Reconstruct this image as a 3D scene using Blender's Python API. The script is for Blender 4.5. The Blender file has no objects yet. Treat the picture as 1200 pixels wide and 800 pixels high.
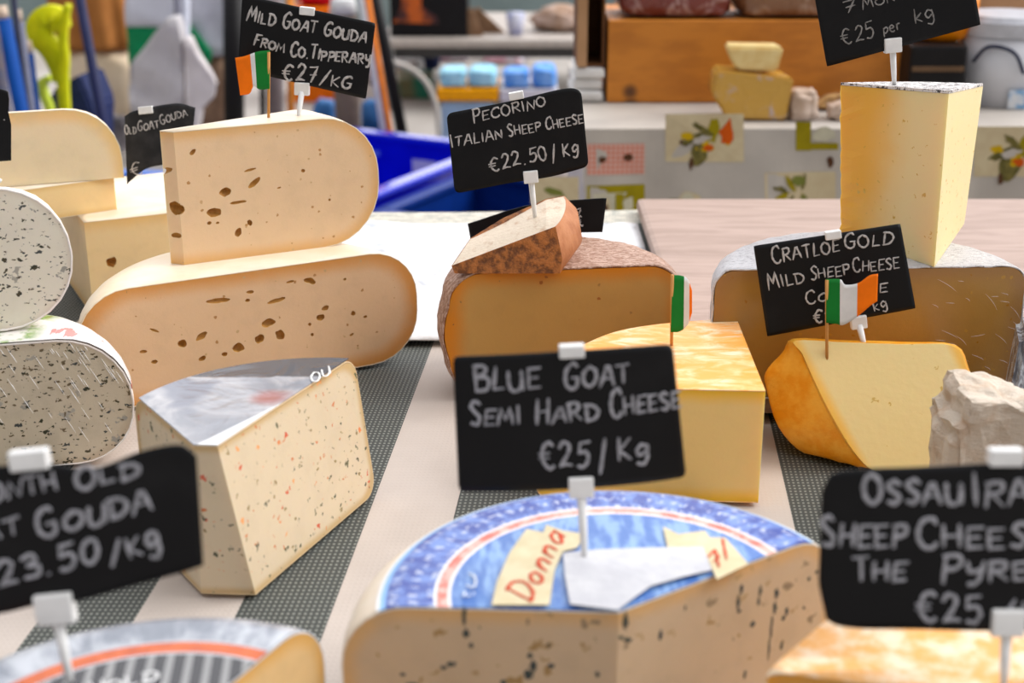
import bpy, bmesh, math, random
import numpy as np
from mathutils import Vector as V, Matrix
random.seed(7); rng = np.random.RandomState(5)
S = bpy.context.scene; COL = S.collection

# ---------------------------------------------------------------- camera
F = 1667.0; PIT = math.radians(20); CH = .42          # focal length in px of a 1200 wide frame; tabletop is z = 0
cd = bpy.data.cameras.new('camera'); cam = bpy.data.objects.new('camera', cd); COL.objects.link(cam)
cd.sensor_width = 36; cd.lens = F*36/1200; cd.clip_start = .02
cam.location = (0, 0, CH); cam.rotation_euler = (math.radians(90)-PIT, 0, 0)
cd.dof.use_dof = True; cd.dof.focus_distance = 1.05; cd.dof.aperture_fstop = 7.5
S.camera = cam
# ---------------------------------------------------------------- daylight
W = bpy.data.worlds.new('daylight'); S.world = W; W.use_nodes = True
nt = W.node_tree; bg = nt.nodes['Background']
tc = nt.nodes.new('ShaderNodeTexCoord'); dt = nt.nodes.new('ShaderNodeVectorMath'); dt.operation = 'DOT_PRODUCT'
dt.inputs[1].default_value = V((.35, .55, .76)).normalized()
mr = nt.nodes.new('ShaderNodeMapRange'); mr.inputs[1].default_value = .1; mr.inputs[2].default_value = 1; mr.inputs[3].default_value = .43; mr.inputs[4].default_value = 2.5
nt.links.new(tc.outputs['Generated'], dt.inputs[0]); nt.links.new(dt.outputs['Value'], mr.inputs[0]); nt.links.new(mr.outputs[0], bg.inputs['Strength'])
bg.inputs['Color'].default_value = (.97, .97, 1, 1)
sl = bpy.data.lights.new('sun', 'SUN'); so = bpy.data.objects.new('sun', sl); COL.objects.link(so)
sl.energy = 2.0; sl.angle = math.radians(35); sl.color = (1, .97, .93)
so.rotation_euler = V((.74, .10, .70)).to_track_quat('Z', 'Y').to_euler()
S.view_settings.view_transform = 'Standard'; S.view_settings.look = 'None'; S.view_settings.gamma = 1
S.view_settings.use_curve_mapping = False; S.view_settings.exposure = 0.0

# ---------------------------------------------------------------- helpers
def ray(px, py):
    u = (px-600)/F; v = (400-py)/F
    return V((u, math.cos(PIT)+v*math.sin(PIT), -math.sin(PIT)+v*math.cos(PIT)))
O = V((0, 0, CH))
def U(px, py, z=0.): d = ray(px, py); return O + d*((z-CH)/d.z)      # the point at height z seen at (px, py)
def D(px, py, y): d = ray(px, py); return O + d*(y/d.y)              # the point at distance y
def onplane(px, py, p, n): d = ray(px, py); return O + d*((p-O).dot(n)/d.dot(n))

def thing(name, label, cat, loc=(0, 0, 0), group=None):
    o = bpy.data.objects.new(name, None); COL.objects.link(o); o.location = loc; o.empty_display_size = .02
    o['label'] = label; o['category'] = cat
    if group: o['group'] = group
    return o
def link(name, me, mats, root=None, smooth=False):
    if not isinstance(mats, (list, tuple)): mats = [mats]
    for m in mats: me.materials.append(m)
    if smooth:
        for p in me.polygons: p.use_smooth = True
    o = bpy.data.objects.new(name, me); COL.objects.link(o)
    if root is not None: o.parent = root
    return o
def org(root):
    p = V((0, 0, 0))
    while root is not None: p = p + root.location; root = root.parent
    return p
def put(name, vs, fs, mats, root=None, smooth=False, mi=None):       # world coordinates -> mesh local to its thing
    o = org(root)
    me = bpy.data.meshes.new(name); me.from_pydata([tuple(V(v)-o) for v in vs], [], [tuple(f) for f in fs]); me.update()
    if mi: 
        for p, k in zip(me.polygons, mi): p.material_index = k
    b = bmesh.new(); b.from_mesh(me); bmesh.ops.recalc_face_normals(b, faces=b.faces); b.to_mesh(me); b.free()
    return link(name, me, mats, root, smooth)
def putbm(name, b, mats, root=None, smooth=False):
    o = org(root); bmesh.ops.translate(b, verts=b.verts, vec=-o)
    bmesh.ops.recalc_face_normals(b, faces=b.faces)
    me = bpy.data.meshes.new(name); b.to_mesh(me); b.free()
    return link(name, me, mats, root, smooth)
def tag(o, label, cat, group=None, kind=None):
    if label: o['label'] = label
    if cat: o['category'] = cat
    if group: o['group'] = group
    if kind: o['kind'] = kind
    return o
def bm_box(b, c, x, y, z, bev=0):                                    # centre and three half-axis vectors
    c, x, y, z = V(c), V(x), V(y), V(z); t = bmesh.new()
    vs = [t.verts.new(c+x*i+y*j+z*k) for i in (-1, 1) for j in (-1, 1) for k in (-1, 1)]
    for f in ((0, 1, 3, 2), (4, 6, 7, 5), (0, 4, 5, 1), (2, 3, 7, 6), (0, 2, 6, 4), (1, 5, 7, 3)): t.faces.new([vs[i] for i in f])
    bmesh.ops.recalc_face_normals(t, faces=t.faces)
    if bev: bmesh.ops.bevel(t, geom=t.edges[:], offset=bev, segments=2, profile=.6, affect='EDGES')
    me = bpy.data.meshes.new('t'); t.to_mesh(me); t.free(); b.from_mesh(me); bpy.data.meshes.remove(me)
def abox(b, x0, x1, y0, y1, z0, z1, bev=0):
    bm_box(b, ((x0+x1)/2, (y0+y1)/2, (z0+z1)/2), ((x1-x0)/2, 0, 0), (0, (y1-y0)/2, 0), (0, 0, (z1-z0)/2), bev)
def bm_tube(b, pts, rs, n=10, flat=None):
    pts = [V(p) for p in pts]
    if not isinstance(rs, (list, tuple)): rs = [rs]*len(pts)
    prev = None; rings = []
    for i, p in enumerate(pts):
        t = (pts[min(i+1, len(pts)-1)]-pts[max(i-1, 0)]).normalized()
        a = (V((0, 0, 1)) if abs(t.z) < .9 else V((1, 0, 0))) if prev is None else prev
        s = (a-t*a.dot(t)).normalized(); q = t.cross(s); prev = s
        rings.append([b.verts.new(p+(s*math.cos(2*math.pi*k/n)+q*math.sin(2*math.pi*k/n))*rs[i]) for k in range(n)])
    for a, c in zip(rings, rings[1:]):
        for k in range(n): b.faces.new((a[k], a[(k+1) % n], c[(k+1) % n], c[k]))
    b.faces.new(rings[0][::-1]); b.faces.new(rings[-1])
def crom(pts, k=6):                                                  # smooth curve through points
    P = [np.array(p, float) for p in pts]; P = [2*P[0]-P[1]]+P+[2*P[-1]-P[-2]]; out = []
    for i in range(1, len(P)-2):
        for j in range(k):
            t = j/k
            out.append(.5*((2*P[i])+(P[i+1]-P[i-1])*t+(2*P[i-1]-5*P[i]+4*P[i+1]-P[i+2])*t*t+(-P[i-1]+3*P[i]-3*P[i+1]+P[i+2])*t**3))
    return out+[P[-2]]
def vnoise(p, s, seed=0.):
    from mathutils import noise
    return noise.noise(V((p[0]*s+seed, p[1]*s+seed*1.7, p[2]*s-seed)))

# ---------------------------------------------------------------- materials
def CC(c):                                  # the colours below were noted a little pale: deepen them evenly
    l = .3*c[0]+.55*c[1]+.15*c[2]
    return tuple(max(.001, l+(v-l)*1.10)**1.08 for v in c)
class N:
    def __init__(s, name, rough=.6, **kw):
        s.m = bpy.data.materials.new(name); s.m.use_nodes = True; s.t = s.m.node_tree; s.b = s.t.nodes['Principled BSDF']
        s.b.inputs['Roughness'].default_value = rough
        for k, v in kw.items(): s.b.inputs[k.replace('_', ' ')].default_value = v
        s.oc = s.t.nodes.new('ShaderNodeTexCoord').outputs['Object']
    def nd(s, ty, **kw):
        n = s.t.nodes.new(ty)
        for k, v in kw.items(): setattr(n, k, v)
        return n
    def ins(s, n, i, v):
        if isinstance(v, bpy.types.NodeSocket): s.t.links.new(v, n.inputs[i])
        elif v is not None: n.inputs[i].default_value = v
    def ma(s, op, a, b=None, c=None):
        n = s.nd('ShaderNodeMath', operation=op)
        for i, v in enumerate((a, b, c)): s.ins(n, i, v)
        return n.outputs[0]
    def ss(s, x, a, b, o0=0., o1=1.):
        n = s.nd('ShaderNodeMapRange', interpolation_type='SMOOTHSTEP')
        for i, v in enumerate((x, a, b, o0, o1)): s.ins(n, i, v)
        return n.outputs[0]
    def mix(s, f, a, b, bt='MIX'):
        n = s.nd('ShaderNodeMix', data_type='RGBA', blend_type=bt)
        s.ins(n, 0, f)
        for i, v in ((6, a), (7, b)): s.ins(n, i, (*CC(v), 1) if isinstance(v, tuple) and len(v) == 3 else v)
        return n.outputs[2]
    def noise(s, scale, detail=4, rough=.55, vec=None, dist=0., col=False):
        n = s.nd('ShaderNodeTexNoise'); s.ins(n, 'Vector', vec or s.oc); n.inputs['Scale'].default_value = scale
        n.inputs['Detail'].default_value = detail; n.inputs['Roughness'].default_value = rough; n.inputs['Distortion'].default_value = dist
        return n.outputs[1 if col else 0]
    def mapv(s, scale=(1, 1, 1), rot=(0, 0, 0), loc=(0, 0, 0), vec=None):
        n = s.nd('ShaderNodeMapping'); s.ins(n, 0, vec or s.oc); n.inputs[1].default_value = loc; n.inputs[2].default_value = rot; n.inputs[3].default_value = scale
        return n.outputs[0]
    def sep(s, v=None):
        n = s.nd('ShaderNodeSeparateXYZ'); s.ins(n, 0, v or s.oc); return n.outputs
    def ramp(s, f, st, const=False):
        n = s.nd('ShaderNodeValToRGB'); s.ins(n, 0, f); e = n.color_ramp.elements
        if const: n.color_ramp.interpolation = 'CONSTANT'
        while len(e) < len(st): e.new(.5)
        for x, (p, c) in zip(e, st): x.position = p; x.color = (*CC(c), 1)
        return n.outputs[0]
    def bump(s, h, strength=.3, dist=.002):
        n = s.nd('ShaderNodeBump'); n.inputs['Strength'].default_value = strength; n.inputs['Distance'].default_value = dist
        s.ins(n, 'Height', h); s.t.links.new(n.outputs[0], s.b.inputs['Normal'])
    def out(s, c): s.ins(s.b, 'Base Color', (*CC(c), 1) if isinstance(c, tuple) and len(c) == 3 else c); return s.m

def plain(name, c, rough=.6, c2=None, sc=40, bump=0, bs=None, **kw):
    n = N(name, rough, **kw)
    if 'Specular_IOR_Level' not in kw: n.b.inputs['Specular IOR Level'].default_value = .18
    f = n.noise(sc)
    if bump: n.bump(n.noise(bs or sc*3), bump)
    return n.out(n.mix(n.ss(f, .35, .65), c, c2 or tuple(x*.86 for x in c)))

def specks(n, c, sc, th, dens, cols, stretch=(1, 1, 1), rot=(0, 0, 0), warp=.35):
    vec = n.mapv(stretch, rot)
    if warp:
        a = n.nd('ShaderNodeVectorMath', operation='MULTIPLY_ADD'); n.ins(a, 0, n.noise(sc*1.6, 3, col=True)); a.inputs[1].default_value = (warp/sc*2,)*3; n.ins(a, 2, vec); vec = a.outputs[0]
    v = n.nd('ShaderNodeTexVoronoi'); n.ins(v, 'Vector', vec); v.inputs['Scale'].default_value = sc
    s3 = n.nd('ShaderNodeSeparateColor'); n.ins(s3, 0, v.outputs['Color'])
    r = n.ma('MULTIPLY', s3.outputs[0], th)
    m = n.ma('MULTIPLY', n.ss(n.ma('SUBTRACT', r, v.outputs['Distance']), 0., th*.25), n.ma('LESS_THAN', s3.outputs[1], dens))
    k = len(cols)
    cr = n.ramp(s3.outputs[2], [(i/k, x) for i, x in enumerate(cols)], True)
    return n.mix(m, c, cr)

def paste(name, inner, edge, R, H, rc, w=.02, rough=.55, sss=.25, sp=(), bump=.12, mott=.06):
    """cut face of a cheese: its colour deepens towards the rind, measured as the distance to the wheel's outside"""
    n = N(name, rough); n.b.inputs['Subsurface Weight'].default_value = sss; n.b.inputs['Subsurface Scale'].default_value = .012
    n.b.inputs['Subsurface Radius'].default_value = (1, .6, .25)
    x, y, z = n.sep()
    r = n.ma('SQRT', n.ma('ADD', n.ma('MULTIPLY', x, x), n.ma('MULTIPLY', y, y)))
    qx = n.ma('SUBTRACT', r, R-rc); qy = n.ma('SUBTRACT', n.ma('ABSOLUTE', n.ma('SUBTRACT', z, H/2)), H/2-rc)
    a = n.ma('MAXIMUM', qx, 0.); b = n.ma('MAXIMUM', qy, 0.)
    d = n.ma('ADD', n.ma('SQRT', n.ma('ADD', n.ma('MULTIPLY', a, a), n.ma('MULTIPLY', b, b))), n.ma('MINIMUM', n.ma('MAXIMUM', qx, qy), 0.))
    d = n.ma('SUBTRACT', rc, d)
    f = n.ss(n.ma('ADD', d, n.ma('MULTIPLY', n.noise(35), w*.35)), w*.15, w*1.15)
    c = n.mix(f, edge, inner)
    c = n.mix(n.ma('MULTIPLY', n.ss(n.noise(60, 5), .45, .7), mott*4), c, tuple(v*.8 for v in inner))
    for a in sp: c = specks(n, c, *a)
    n.bump(n.noise(420, 5, .7), bump, .0015)
    return n.out(c)

WH = plain('white_plastic', (.86, .86, .85), .35)
CARD = N('blackboard', .45, Specular_IOR_Level=.18); CARD.bump(CARD.noise(500), .05); CARD = CARD.out(CARD.mix(CARD.ss(CARD.noise(30, 5), .45, .8), (.008, .008, .009), (.015, .015, .016)))
CARDG = plain('worn_blackboard', (.022, .022, .024), .5, (.04, .04, .042), 60)
def chalkm(name, c, lo): 
    n = N(name, .9); f = n.noise(260, 4, .7); return n.out(n.mix(n.ss(f, .3, .62), tuple(v*lo for v in c), c))
CHALK = chalkm('chalk', (.58, .56, .55), .55); CHALKD = chalkm('faint_chalk', (.30, .29, .28), .45); CHALKB = chalkm('chalk_bold', (.42, .42, .45), .6)
WOODS = plain('toothpick_wood', (.62, .33, .13), .6)
FG = plain('flag_green', (.02, .22, .045), .6); FW = plain('flag_white', (.80, .80, .80), .6); FO = plain('flag_orange', (.95, .24, .01), .6)

# ---------------------------------------------------------------- cheeses
EYE = plain('eye_inside', (.56, .32, .12), .35, (.46, .25, .08), 200)  # inside of the holes, browner and deeper than the cut face
def lathe_bm(R, H, rt, rb, n=112, bulge=0., wob=0., seed=0):
    prof = [(0, 0), ((R-rb)*.5, 0), (R-rb, 0)]
    for k in range(1, 8): a = math.pi/2*k/7; prof.append((R-rb+rb*math.sin(a), rb-rb*math.cos(a)))
    for k in range(1, 5): 
        t = k/5; prof.append((R+bulge*math.sin(math.pi*t), rb+(H-rb-rt)*t))
    for k in range(0, 8): a = math.pi/2*k/7; prof.append((R-rt+rt*math.cos(a), H-rt+rt*math.sin(a)))
    prof += [((R-rt)*.5, H), (0, H)]
    b = bmesh.new(); rings = []
    for r, z in prof:
        if r < 1e-6: rings.append([b.verts.new((0, 0, z))]); continue
        rg = []
        for k in range(n):
            a = 2*math.pi*k/n; w = wob*vnoise((math.cos(a)*2, math.sin(a)*2, z*20), 1.2, seed) if wob else 0
            rg.append(b.verts.new(((r+w)*math.cos(a), (r+w)*math.sin(a), z+(w*.4 if 0 < z else 0))))
        rings.append(rg)
    for p, q in zip(rings, rings[1:]):
        if len(p) == 1 and len(q) == 1: continue
        for k in range(n):
            j = (k+1) % n
            if len(p) == 1: b.faces.new((p[0], q[j], q[k]))
            elif len(q) == 1: b.faces.new((p[k], p[j], q[0]))
            else: b.faces.new((p[k], p[j], q[j], q[k]))
    bmesh.ops.remove_doubles(b, verts=b.verts, dist=1e-6)
    bmesh.ops.recalc_face_normals(b, faces=b.faces)
    return b
def cut(b, planes, c, fill=True):
    for p, nn in planes:
        r = bmesh.ops.bisect_plane(b, geom=b.verts[:]+b.edges[:]+b.faces[:], plane_co=V(p)-c, plane_no=V(nn), clear_outer=True, dist=1e-6)
        if fill:
            ed = [e for e in r['geom_cut'] if isinstance(e, bmesh.types.BMEdge)]
            f = bmesh.ops.holes_fill(b, edges=ed, sides=0)['faces'] or bmesh.ops.contextual_create(b, geom=ed)['faces']
            for x in f: x.material_index = 1
def vplane(p, q, side):                    # vertical plane through two points; side = a point on the removed side
    p, q = V(p), V(q); d = (q-p); n = V((d.y, -d.x, 0)).normalized()
    if (V(side)-p).dot(n) < 0: n = -n
    return (p, n)
def wheel(name, label, c, R, H, rt, rb, planes, rindm, pastem, holes=(), group=None, cat='cheese', rind_t=.0008, wob=0., bulge=0., seed=0, disc=None, disp=None):
    c = V(c); root = thing(name, label, cat, c, group)
    b = lathe_bm(R, H, rt, rb, wob=wob, bulge=bulge, seed=seed); cut(b, planes, c)
    # paste: the closed body
    me = bpy.data.meshes.new('paste'); b.to_mesh(me)
    po = link('paste', me, pastem, root)
    for p in me.polygons: p.use_smooth = (p.material_index == 0); p.material_index = 0
    if holes:
        hb = bmesh.new()
        for (px, py, w, h, rot, pl) in holes:
            p, nn = planes[pl]; nn = V(nn).normalized(); q = onplane(px, py, V(p), nn)
            sc = (q-O).length/F; ax = V((0, 0, 1)).cross(nn).normalized()
            if ax.x < 0: ax = -ax
            up = nn.cross(ax); up = up if up.z > 0 else -up
            a2 = ax*math.cos(rot)+up*math.sin(rot); u2 = up*math.cos(rot)-ax*math.sin(rot)
            dep = min(w, h)*.55*sc
            M4 = Matrix(((a2.x*w*sc/2, u2.x*h*sc/2, nn.x*dep, 0), (a2.y*w*sc/2, u2.y*h*sc/2, nn.y*dep, 0), (a2.z*w*sc/2, u2.z*h*sc/2, nn.z*dep, 0), (0, 0, 0, 1)))
            M4.translation = q-c-nn*dep*.15
            v0 = len(hb.verts)
            bmesh.ops.create_icosphere(hb, subdivisions=3, radius=1, matrix=M4)
            hb.verts.ensure_lookup_table()
            for v in hb.verts[v0:]: v.co += V((vnoise(v.co, 260), vnoise(v.co, 260, 3), vnoise(v.co, 260, 7)))*min(w, h)*sc*.16
        bmesh.ops.recalc_face_normals(hb, faces=hb.faces)
        hm = bpy.data.meshes.new('h'); hb.to_mesh(hm); hb.free(); hm.materials.append(EYE)
        ho = bpy.data.objects.new('h', hm); COL.objects.link(ho); ho.location = c
        bpy.context.view_layer.update()
        md = po.modifiers.new('b', 'BOOLEAN'); md.object = ho; md.operation = 'DIFFERENCE'; md.solver = 'EXACT'; md.material_mode = 'TRANSFER'
        bpy.context.view_layer.update()
        nm = bpy.data.meshes.new_from_object(po.evaluated_get(bpy.context.evaluated_depsgraph_get())); nm.name = 'paste'
        po.modifiers.clear(); po.data = nm; bpy.data.objects.remove(ho)
    # rind: the wheel's skin as a thin shell over the body
    bmesh.ops.delete(b, geom=[f for f in b.faces if f.material_index == 1], context='FACES')
    if disp:
        bmesh.ops.subdivide_edges(b, edges=[e for e in b.edges if e.calc_length() > .012], cuts=5, use_grid_fill=True)
    b.normal_update()
    if disp:
        for v in b.verts: v.co += v.normal*(disp[0]*(.6+vnoise(v.co, disp[1], 2)))
    b.normal_update()
    nv = {v: v.normal.copy() for v in b.verts}; ins = list(b.faces); up = {v: b.verts.new(v.co+nv[v]*rind_t) for v in list(b.verts)}
    bd = [e for e in b.edges if e.is_boundary]
    for f in ins: b.faces.new([up[v] for v in f.verts])
    for e in bd: b.faces.new((e.verts[0], e.verts[1], up[e.verts[1]], up[e.verts[0]]))
    for f in ins: pass
    bmesh.ops.recalc_face_normals(b, faces=b.faces)
    me = bpy.data.meshes.new('rind'); b.to_mesh(me); b.free(); link('rind', me, rindm, root, True)
    if disc:                                # a paper label lying on the top face, cut with the cheese
        Rd, dm, nm, r0 = disc
        b = bmesh.new(); n = 112; t0, t1 = H+rind_t+.0003, H+rind_t+.0009
        dz = lambda r: (rt+rind_t)-math.sqrt((rt+rind_t)**2-max(0, r-(R-rt))**2) if r0 else 0          # the paper follows the shoulder
        pr = [(.5, t0), (r0/Rd*.98 if r0 else .9, t0)]+([(r0/Rd+(1-r0/Rd)*k/4, t0) for k in range(1, 5)] if r0 else [(1, t0)])
        pr = pr+[(s, t1) for s, z in pr[::-1]]
        lay = [[b.verts.new((Rd*s*math.cos(2*math.pi*k/n), Rd*s*math.sin(2*math.pi*k/n), z-dz(Rd*s))) for k in range(n)] for s, z in pr]
        for p, q in zip(lay, lay[1:]):
            for k in range(n): b.faces.new((p[k], p[(k+1) % n], q[(k+1) % n], q[k]))
        b.faces.new(lay[-1]); b.faces.new(lay[0][::-1]); bmesh.ops.recalc_face_normals(b, faces=b.faces)
        cut(b, planes, c)
        me = bpy.data.meshes.new(nm); b.to_mesh(me); b.free(); link(nm, me, dm, root)
    return root

# ---------------------------------------------------------------- chalk lettering
G = {  # strokes of handwritten capitals; 'c' first = smooth curve
 'A': (.72, [[(0, 0), (.32, 1), (.42, 1), (.7, 0)], [(.12, .38), (.62, .38)]]),
 'B': (.62, [[(.08, 0), (.05, 1)], ['c', (.0, .98), (.45, .95), (.5, .72), (.1, .53)], ['c', (.1, .53), (.6, .48), (.55, .08), (.02, 0)]]),
 'C': (.68, [['c', (.66, .82), (.5, 1.0), (.15, .85), (.02, .4), (.2, .03), (.5, .0), (.68, .18)]]),
 'D': (.68, [[(.08, .02), (.1, .98)], ['c', (0, .98), (.45, .9), (.68, .5), (.45, .08), (.0, .0)]]),
 'E': (.58, [[(.55, .98), (.05, .95), (.05, .02), (.58, .04)], [(.05, .5), (.48, .52)]]),
 'F': (.56, [[(.55, 1), (.06, .96), (.04, 0)], [(.04, .52), (.44, .54)]]),
 'G': (.72, [['c', (.64, .88), (.45, 1.0), (.1, .75), (.05, .25), (.32, .0), (.6, .12), (.64, .42)], [(.38, .44), (.72, .44)]]),
 'H': (.66, [[(.05, 1), (.05, 0)], [(.6, 1), (.6, 0)], [(.05, .5), (.6, .52)]]),
 'I': (.2, [[(.1, 1), (.1, 0)]]),
 'K': (.62, [[(.06, 1), (.06, 0)], [(.55, .95), (.08, .45), (.6, 0)]]),
 'L': (.54, [[(.05, 1), (.05, .03), (.52, .05)]]),
 'M': (.84, [[(.0, 0), (.14, .98), (.4, .3), (.66, 1), (.8, 0)]]),
 'N': (.68, [[(.03, 0), (.06, .96), (.56, .05), (.62, 1)]]),
 'O': (.72, [['c', (.36, 1), (.06, .72), (.06, .25), (.36, .0), (.66, .28), (.64, .74), (.34, 1)]]),
 'P': (.58, [[(.06, 0), (.06, .98)], ['c', (0, .96), (.45, .96), (.56, .72), (.4, .5), (.06, .46)]]),
 'R': (.64, [[(.06, 0), (.06, .98)], ['c', (0, .96), (.45, .98), (.54, .74), (.4, .54), (.06, .48)], [(.22, .48), (.62, 0)]]),
 'S': (.56, [['c', (.52, .88), (.3, 1.0), (.06, .8), (.26, .54), (.5, .32), (.36, .02), (.02, .1)]]),
 'T': (.62, [[(0, .97), (.64, 1)], [(.32, .98), (.3, 0)]]),
 'U': (.66, [['c', (.05, 1), (.04, .4), (.14, .03), (.44, .03), (.6, .4), (.62, 1)], [(.62, 1), (.62, 0)]]),
 'Y': (.58, [['c', (.04, 1), (.1, .55), (.3, .48), (.52, .62)], ['c', (.55, 1), (.5, .4), (.36, -.15), (.08, -.2)]]),
 'y': (.55, [['c', (.04, .65), (.1, .2), (.3, .12), (.48, .3)], ['c', (.52, .68), (.46, .1), (.3, -.3), (.06, -.3)]]),
 'g': (.6, [['c', (.52, .62), (.3, .75), (.08, .5), (.2, .2), (.5, .4)], ['c', (.54, .7), (.54, .0), (.36, -.3), (.08, -.18)]]),
 'k': (.55, [[(.06, 1), (.06, 0)], [(.45, .62), (.1, .3), (.5, 0)]]),
 'p': (.5, [[(.06, .6), (.06, -.3)], ['c', (.06, .5), (.3, .65), (.46, .4), (.3, .1), (.06, .1)]]),
 'e': (.5, [['c', (.06, .34), (.44, .38), (.36, .62), (.1, .5), (.08, .12), (.3, .0), (.46, .12)]]),
 'r': (.42, [[(.06, .6), (.06, 0)], ['c', (.06, .4), (.2, .58), (.4, .58)]]),
 'o': (.5, [['c', (.25, .6), (.04, .4), (.1, .05), (.36, .05), (.46, .4), (.25, .6)]]),
 'n': (.5, [[(.06, .6), (.06, 0)], ['c', (.06, .4), (.24, .6), (.42, .5), (.44, 0)]]),
 'a': (.5, [['c', (.44, .55), (.2, .65), (.04, .3), (.2, .0), (.42, .3)], [(.45, .6), (.47, 0)]]),
 'm': (.76, [[(.06, .6), (.06, 0)], ['c', (.06, .4), (.22, .62), (.36, .45), (.36, 0)], ['c', (.36, .4), (.52, .62), (.68, .45), (.68, 0)]]),
 '0': (.6, [['c', (.3, 1), (.06, .7), (.08, .2), (.3, 0), (.52, .3), (.5, .8), (.28, 1)]]),
 '2': (.6, [['c', (.06, .78), (.24, 1.0), (.5, .85), (.4, .5), (.04, .04)], [(.04, .04), (.32, .1), (.6, .05)]]),
 '3': (.55, [['c', (.06, .9), (.36, 1), (.46, .74), (.2, .54)], ['c', (.2, .54), (.54, .44), (.46, .06), (.04, .06)]]),
 '5': (.58, [[(.55, 1), (.14, .96), (.1, .56)], ['c', (.1, .56), (.42, .6), (.54, .3), (.34, .0), (.04, .06)]]),
 '7': (.55, [[(.04, .96), (.52, 1), (.22, 0)], [(.14, .48), (.54, .5)]]),
 '8': (.55, [['c', (.46, .85), (.26, 1), (.08, .78), (.28, .54), (.5, .25), (.26, .0), (.06, .22), (.28, .54), (.48, .82)]]),
 '/': (.6, [[(.0, -.08), (.55, 1)]]), '.': (.26, [[(.09, .0), (.14, .06)]]), ' ': (.42, []),
 '€': (.7, [['c', (.64, .88), (.4, 1), (.14, .7), (.14, .28), (.4, .0), (.64, .12)], [(-.02, .6), (.48, .6)], [(-.02, .42), (.44, .42)]]),
 "'": (.2, [[(.1, 1), (.08, .8)]]),
}
def strokes(text, x0, y0, x1, y1, cap, jit=.05, small=.80):
    """strokes of a line of writing, in photo pixels, from (x0,y0) to (x1,y1) along its baseline"""
    sp = .16; tot = sum(G[c][0]+sp for c in text)-sp
    dx, dy = (x1-x0)/tot, (y1-y0)/tot; L = math.hypot(x1-x0, y1-y0); nx, ny = (y1-y0)/L, -(x1-x0)/L
    out = []; a = 0
    for i, c in enumerate(text):
        w, st = G[c]; s = 1+random.uniform(-jit, jit)*2; ty = random.uniform(-jit, jit); sk = random.uniform(-jit, jit)*2+.06
        if c.isupper(): s *= 1.12 if (i == 0 or text[i-1] in ' .') else small
        for q in st:
            pts = q
            if q[0] == 'c': pts = crom(q[1:], 5)
            out.append([(x0+dx*(a+u+sk*v)+nx*cap*(v*s+ty), y0+dy*(a+u+sk*v)+ny*cap*(v*s+ty)) for u, v in [(p[0], p[1]) for p in pts]])
        a += w+sp
    return out
def ribbons(b, lists, fn, nrm, wid):       # chalk strokes: low ridges on a surface
    for st in lists:
        P = [fn(x, y) for x, y in st]
        dense = []
        for p, q in zip(P, P[1:]):
            k = max(1, int((q-p).length/(wid*2)))
            dense += [p.lerp(q, i/k) for i in range(k)]
        dense.append(P[-1])
        if len(dense) < 2: continue
        dense[0] = dense[0]+(dense[0]-dense[1]).normalized()*wid*.3
        rows = []
        for i, p in enumerate(dense):
            t = (dense[min(i+1, len(dense)-1)]-dense[max(i-1, 0)])
            if t.length < 1e-9: t = V((1, 0, 0))
            t.normalize(); s = t.cross(nrm).normalized(); w = wid*(.5+.1*math.sin(i*1.7+p.x*900))
            if i in (0, len(dense)-1): w *= .6
            rows.append([b.verts.new(p+s*w+nrm*.0001), b.verts.new(p+s*w*.6+nrm*.0004), b.verts.new(p-s*w*.6+nrm*.0004), b.verts.new(p-s*w+nrm*.0001)])
        for r, q in zip(rows, rows[1:]):
            for k in range(3): b.faces.new((r[k], r[k+1], q[k+1], q[k]))

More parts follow.
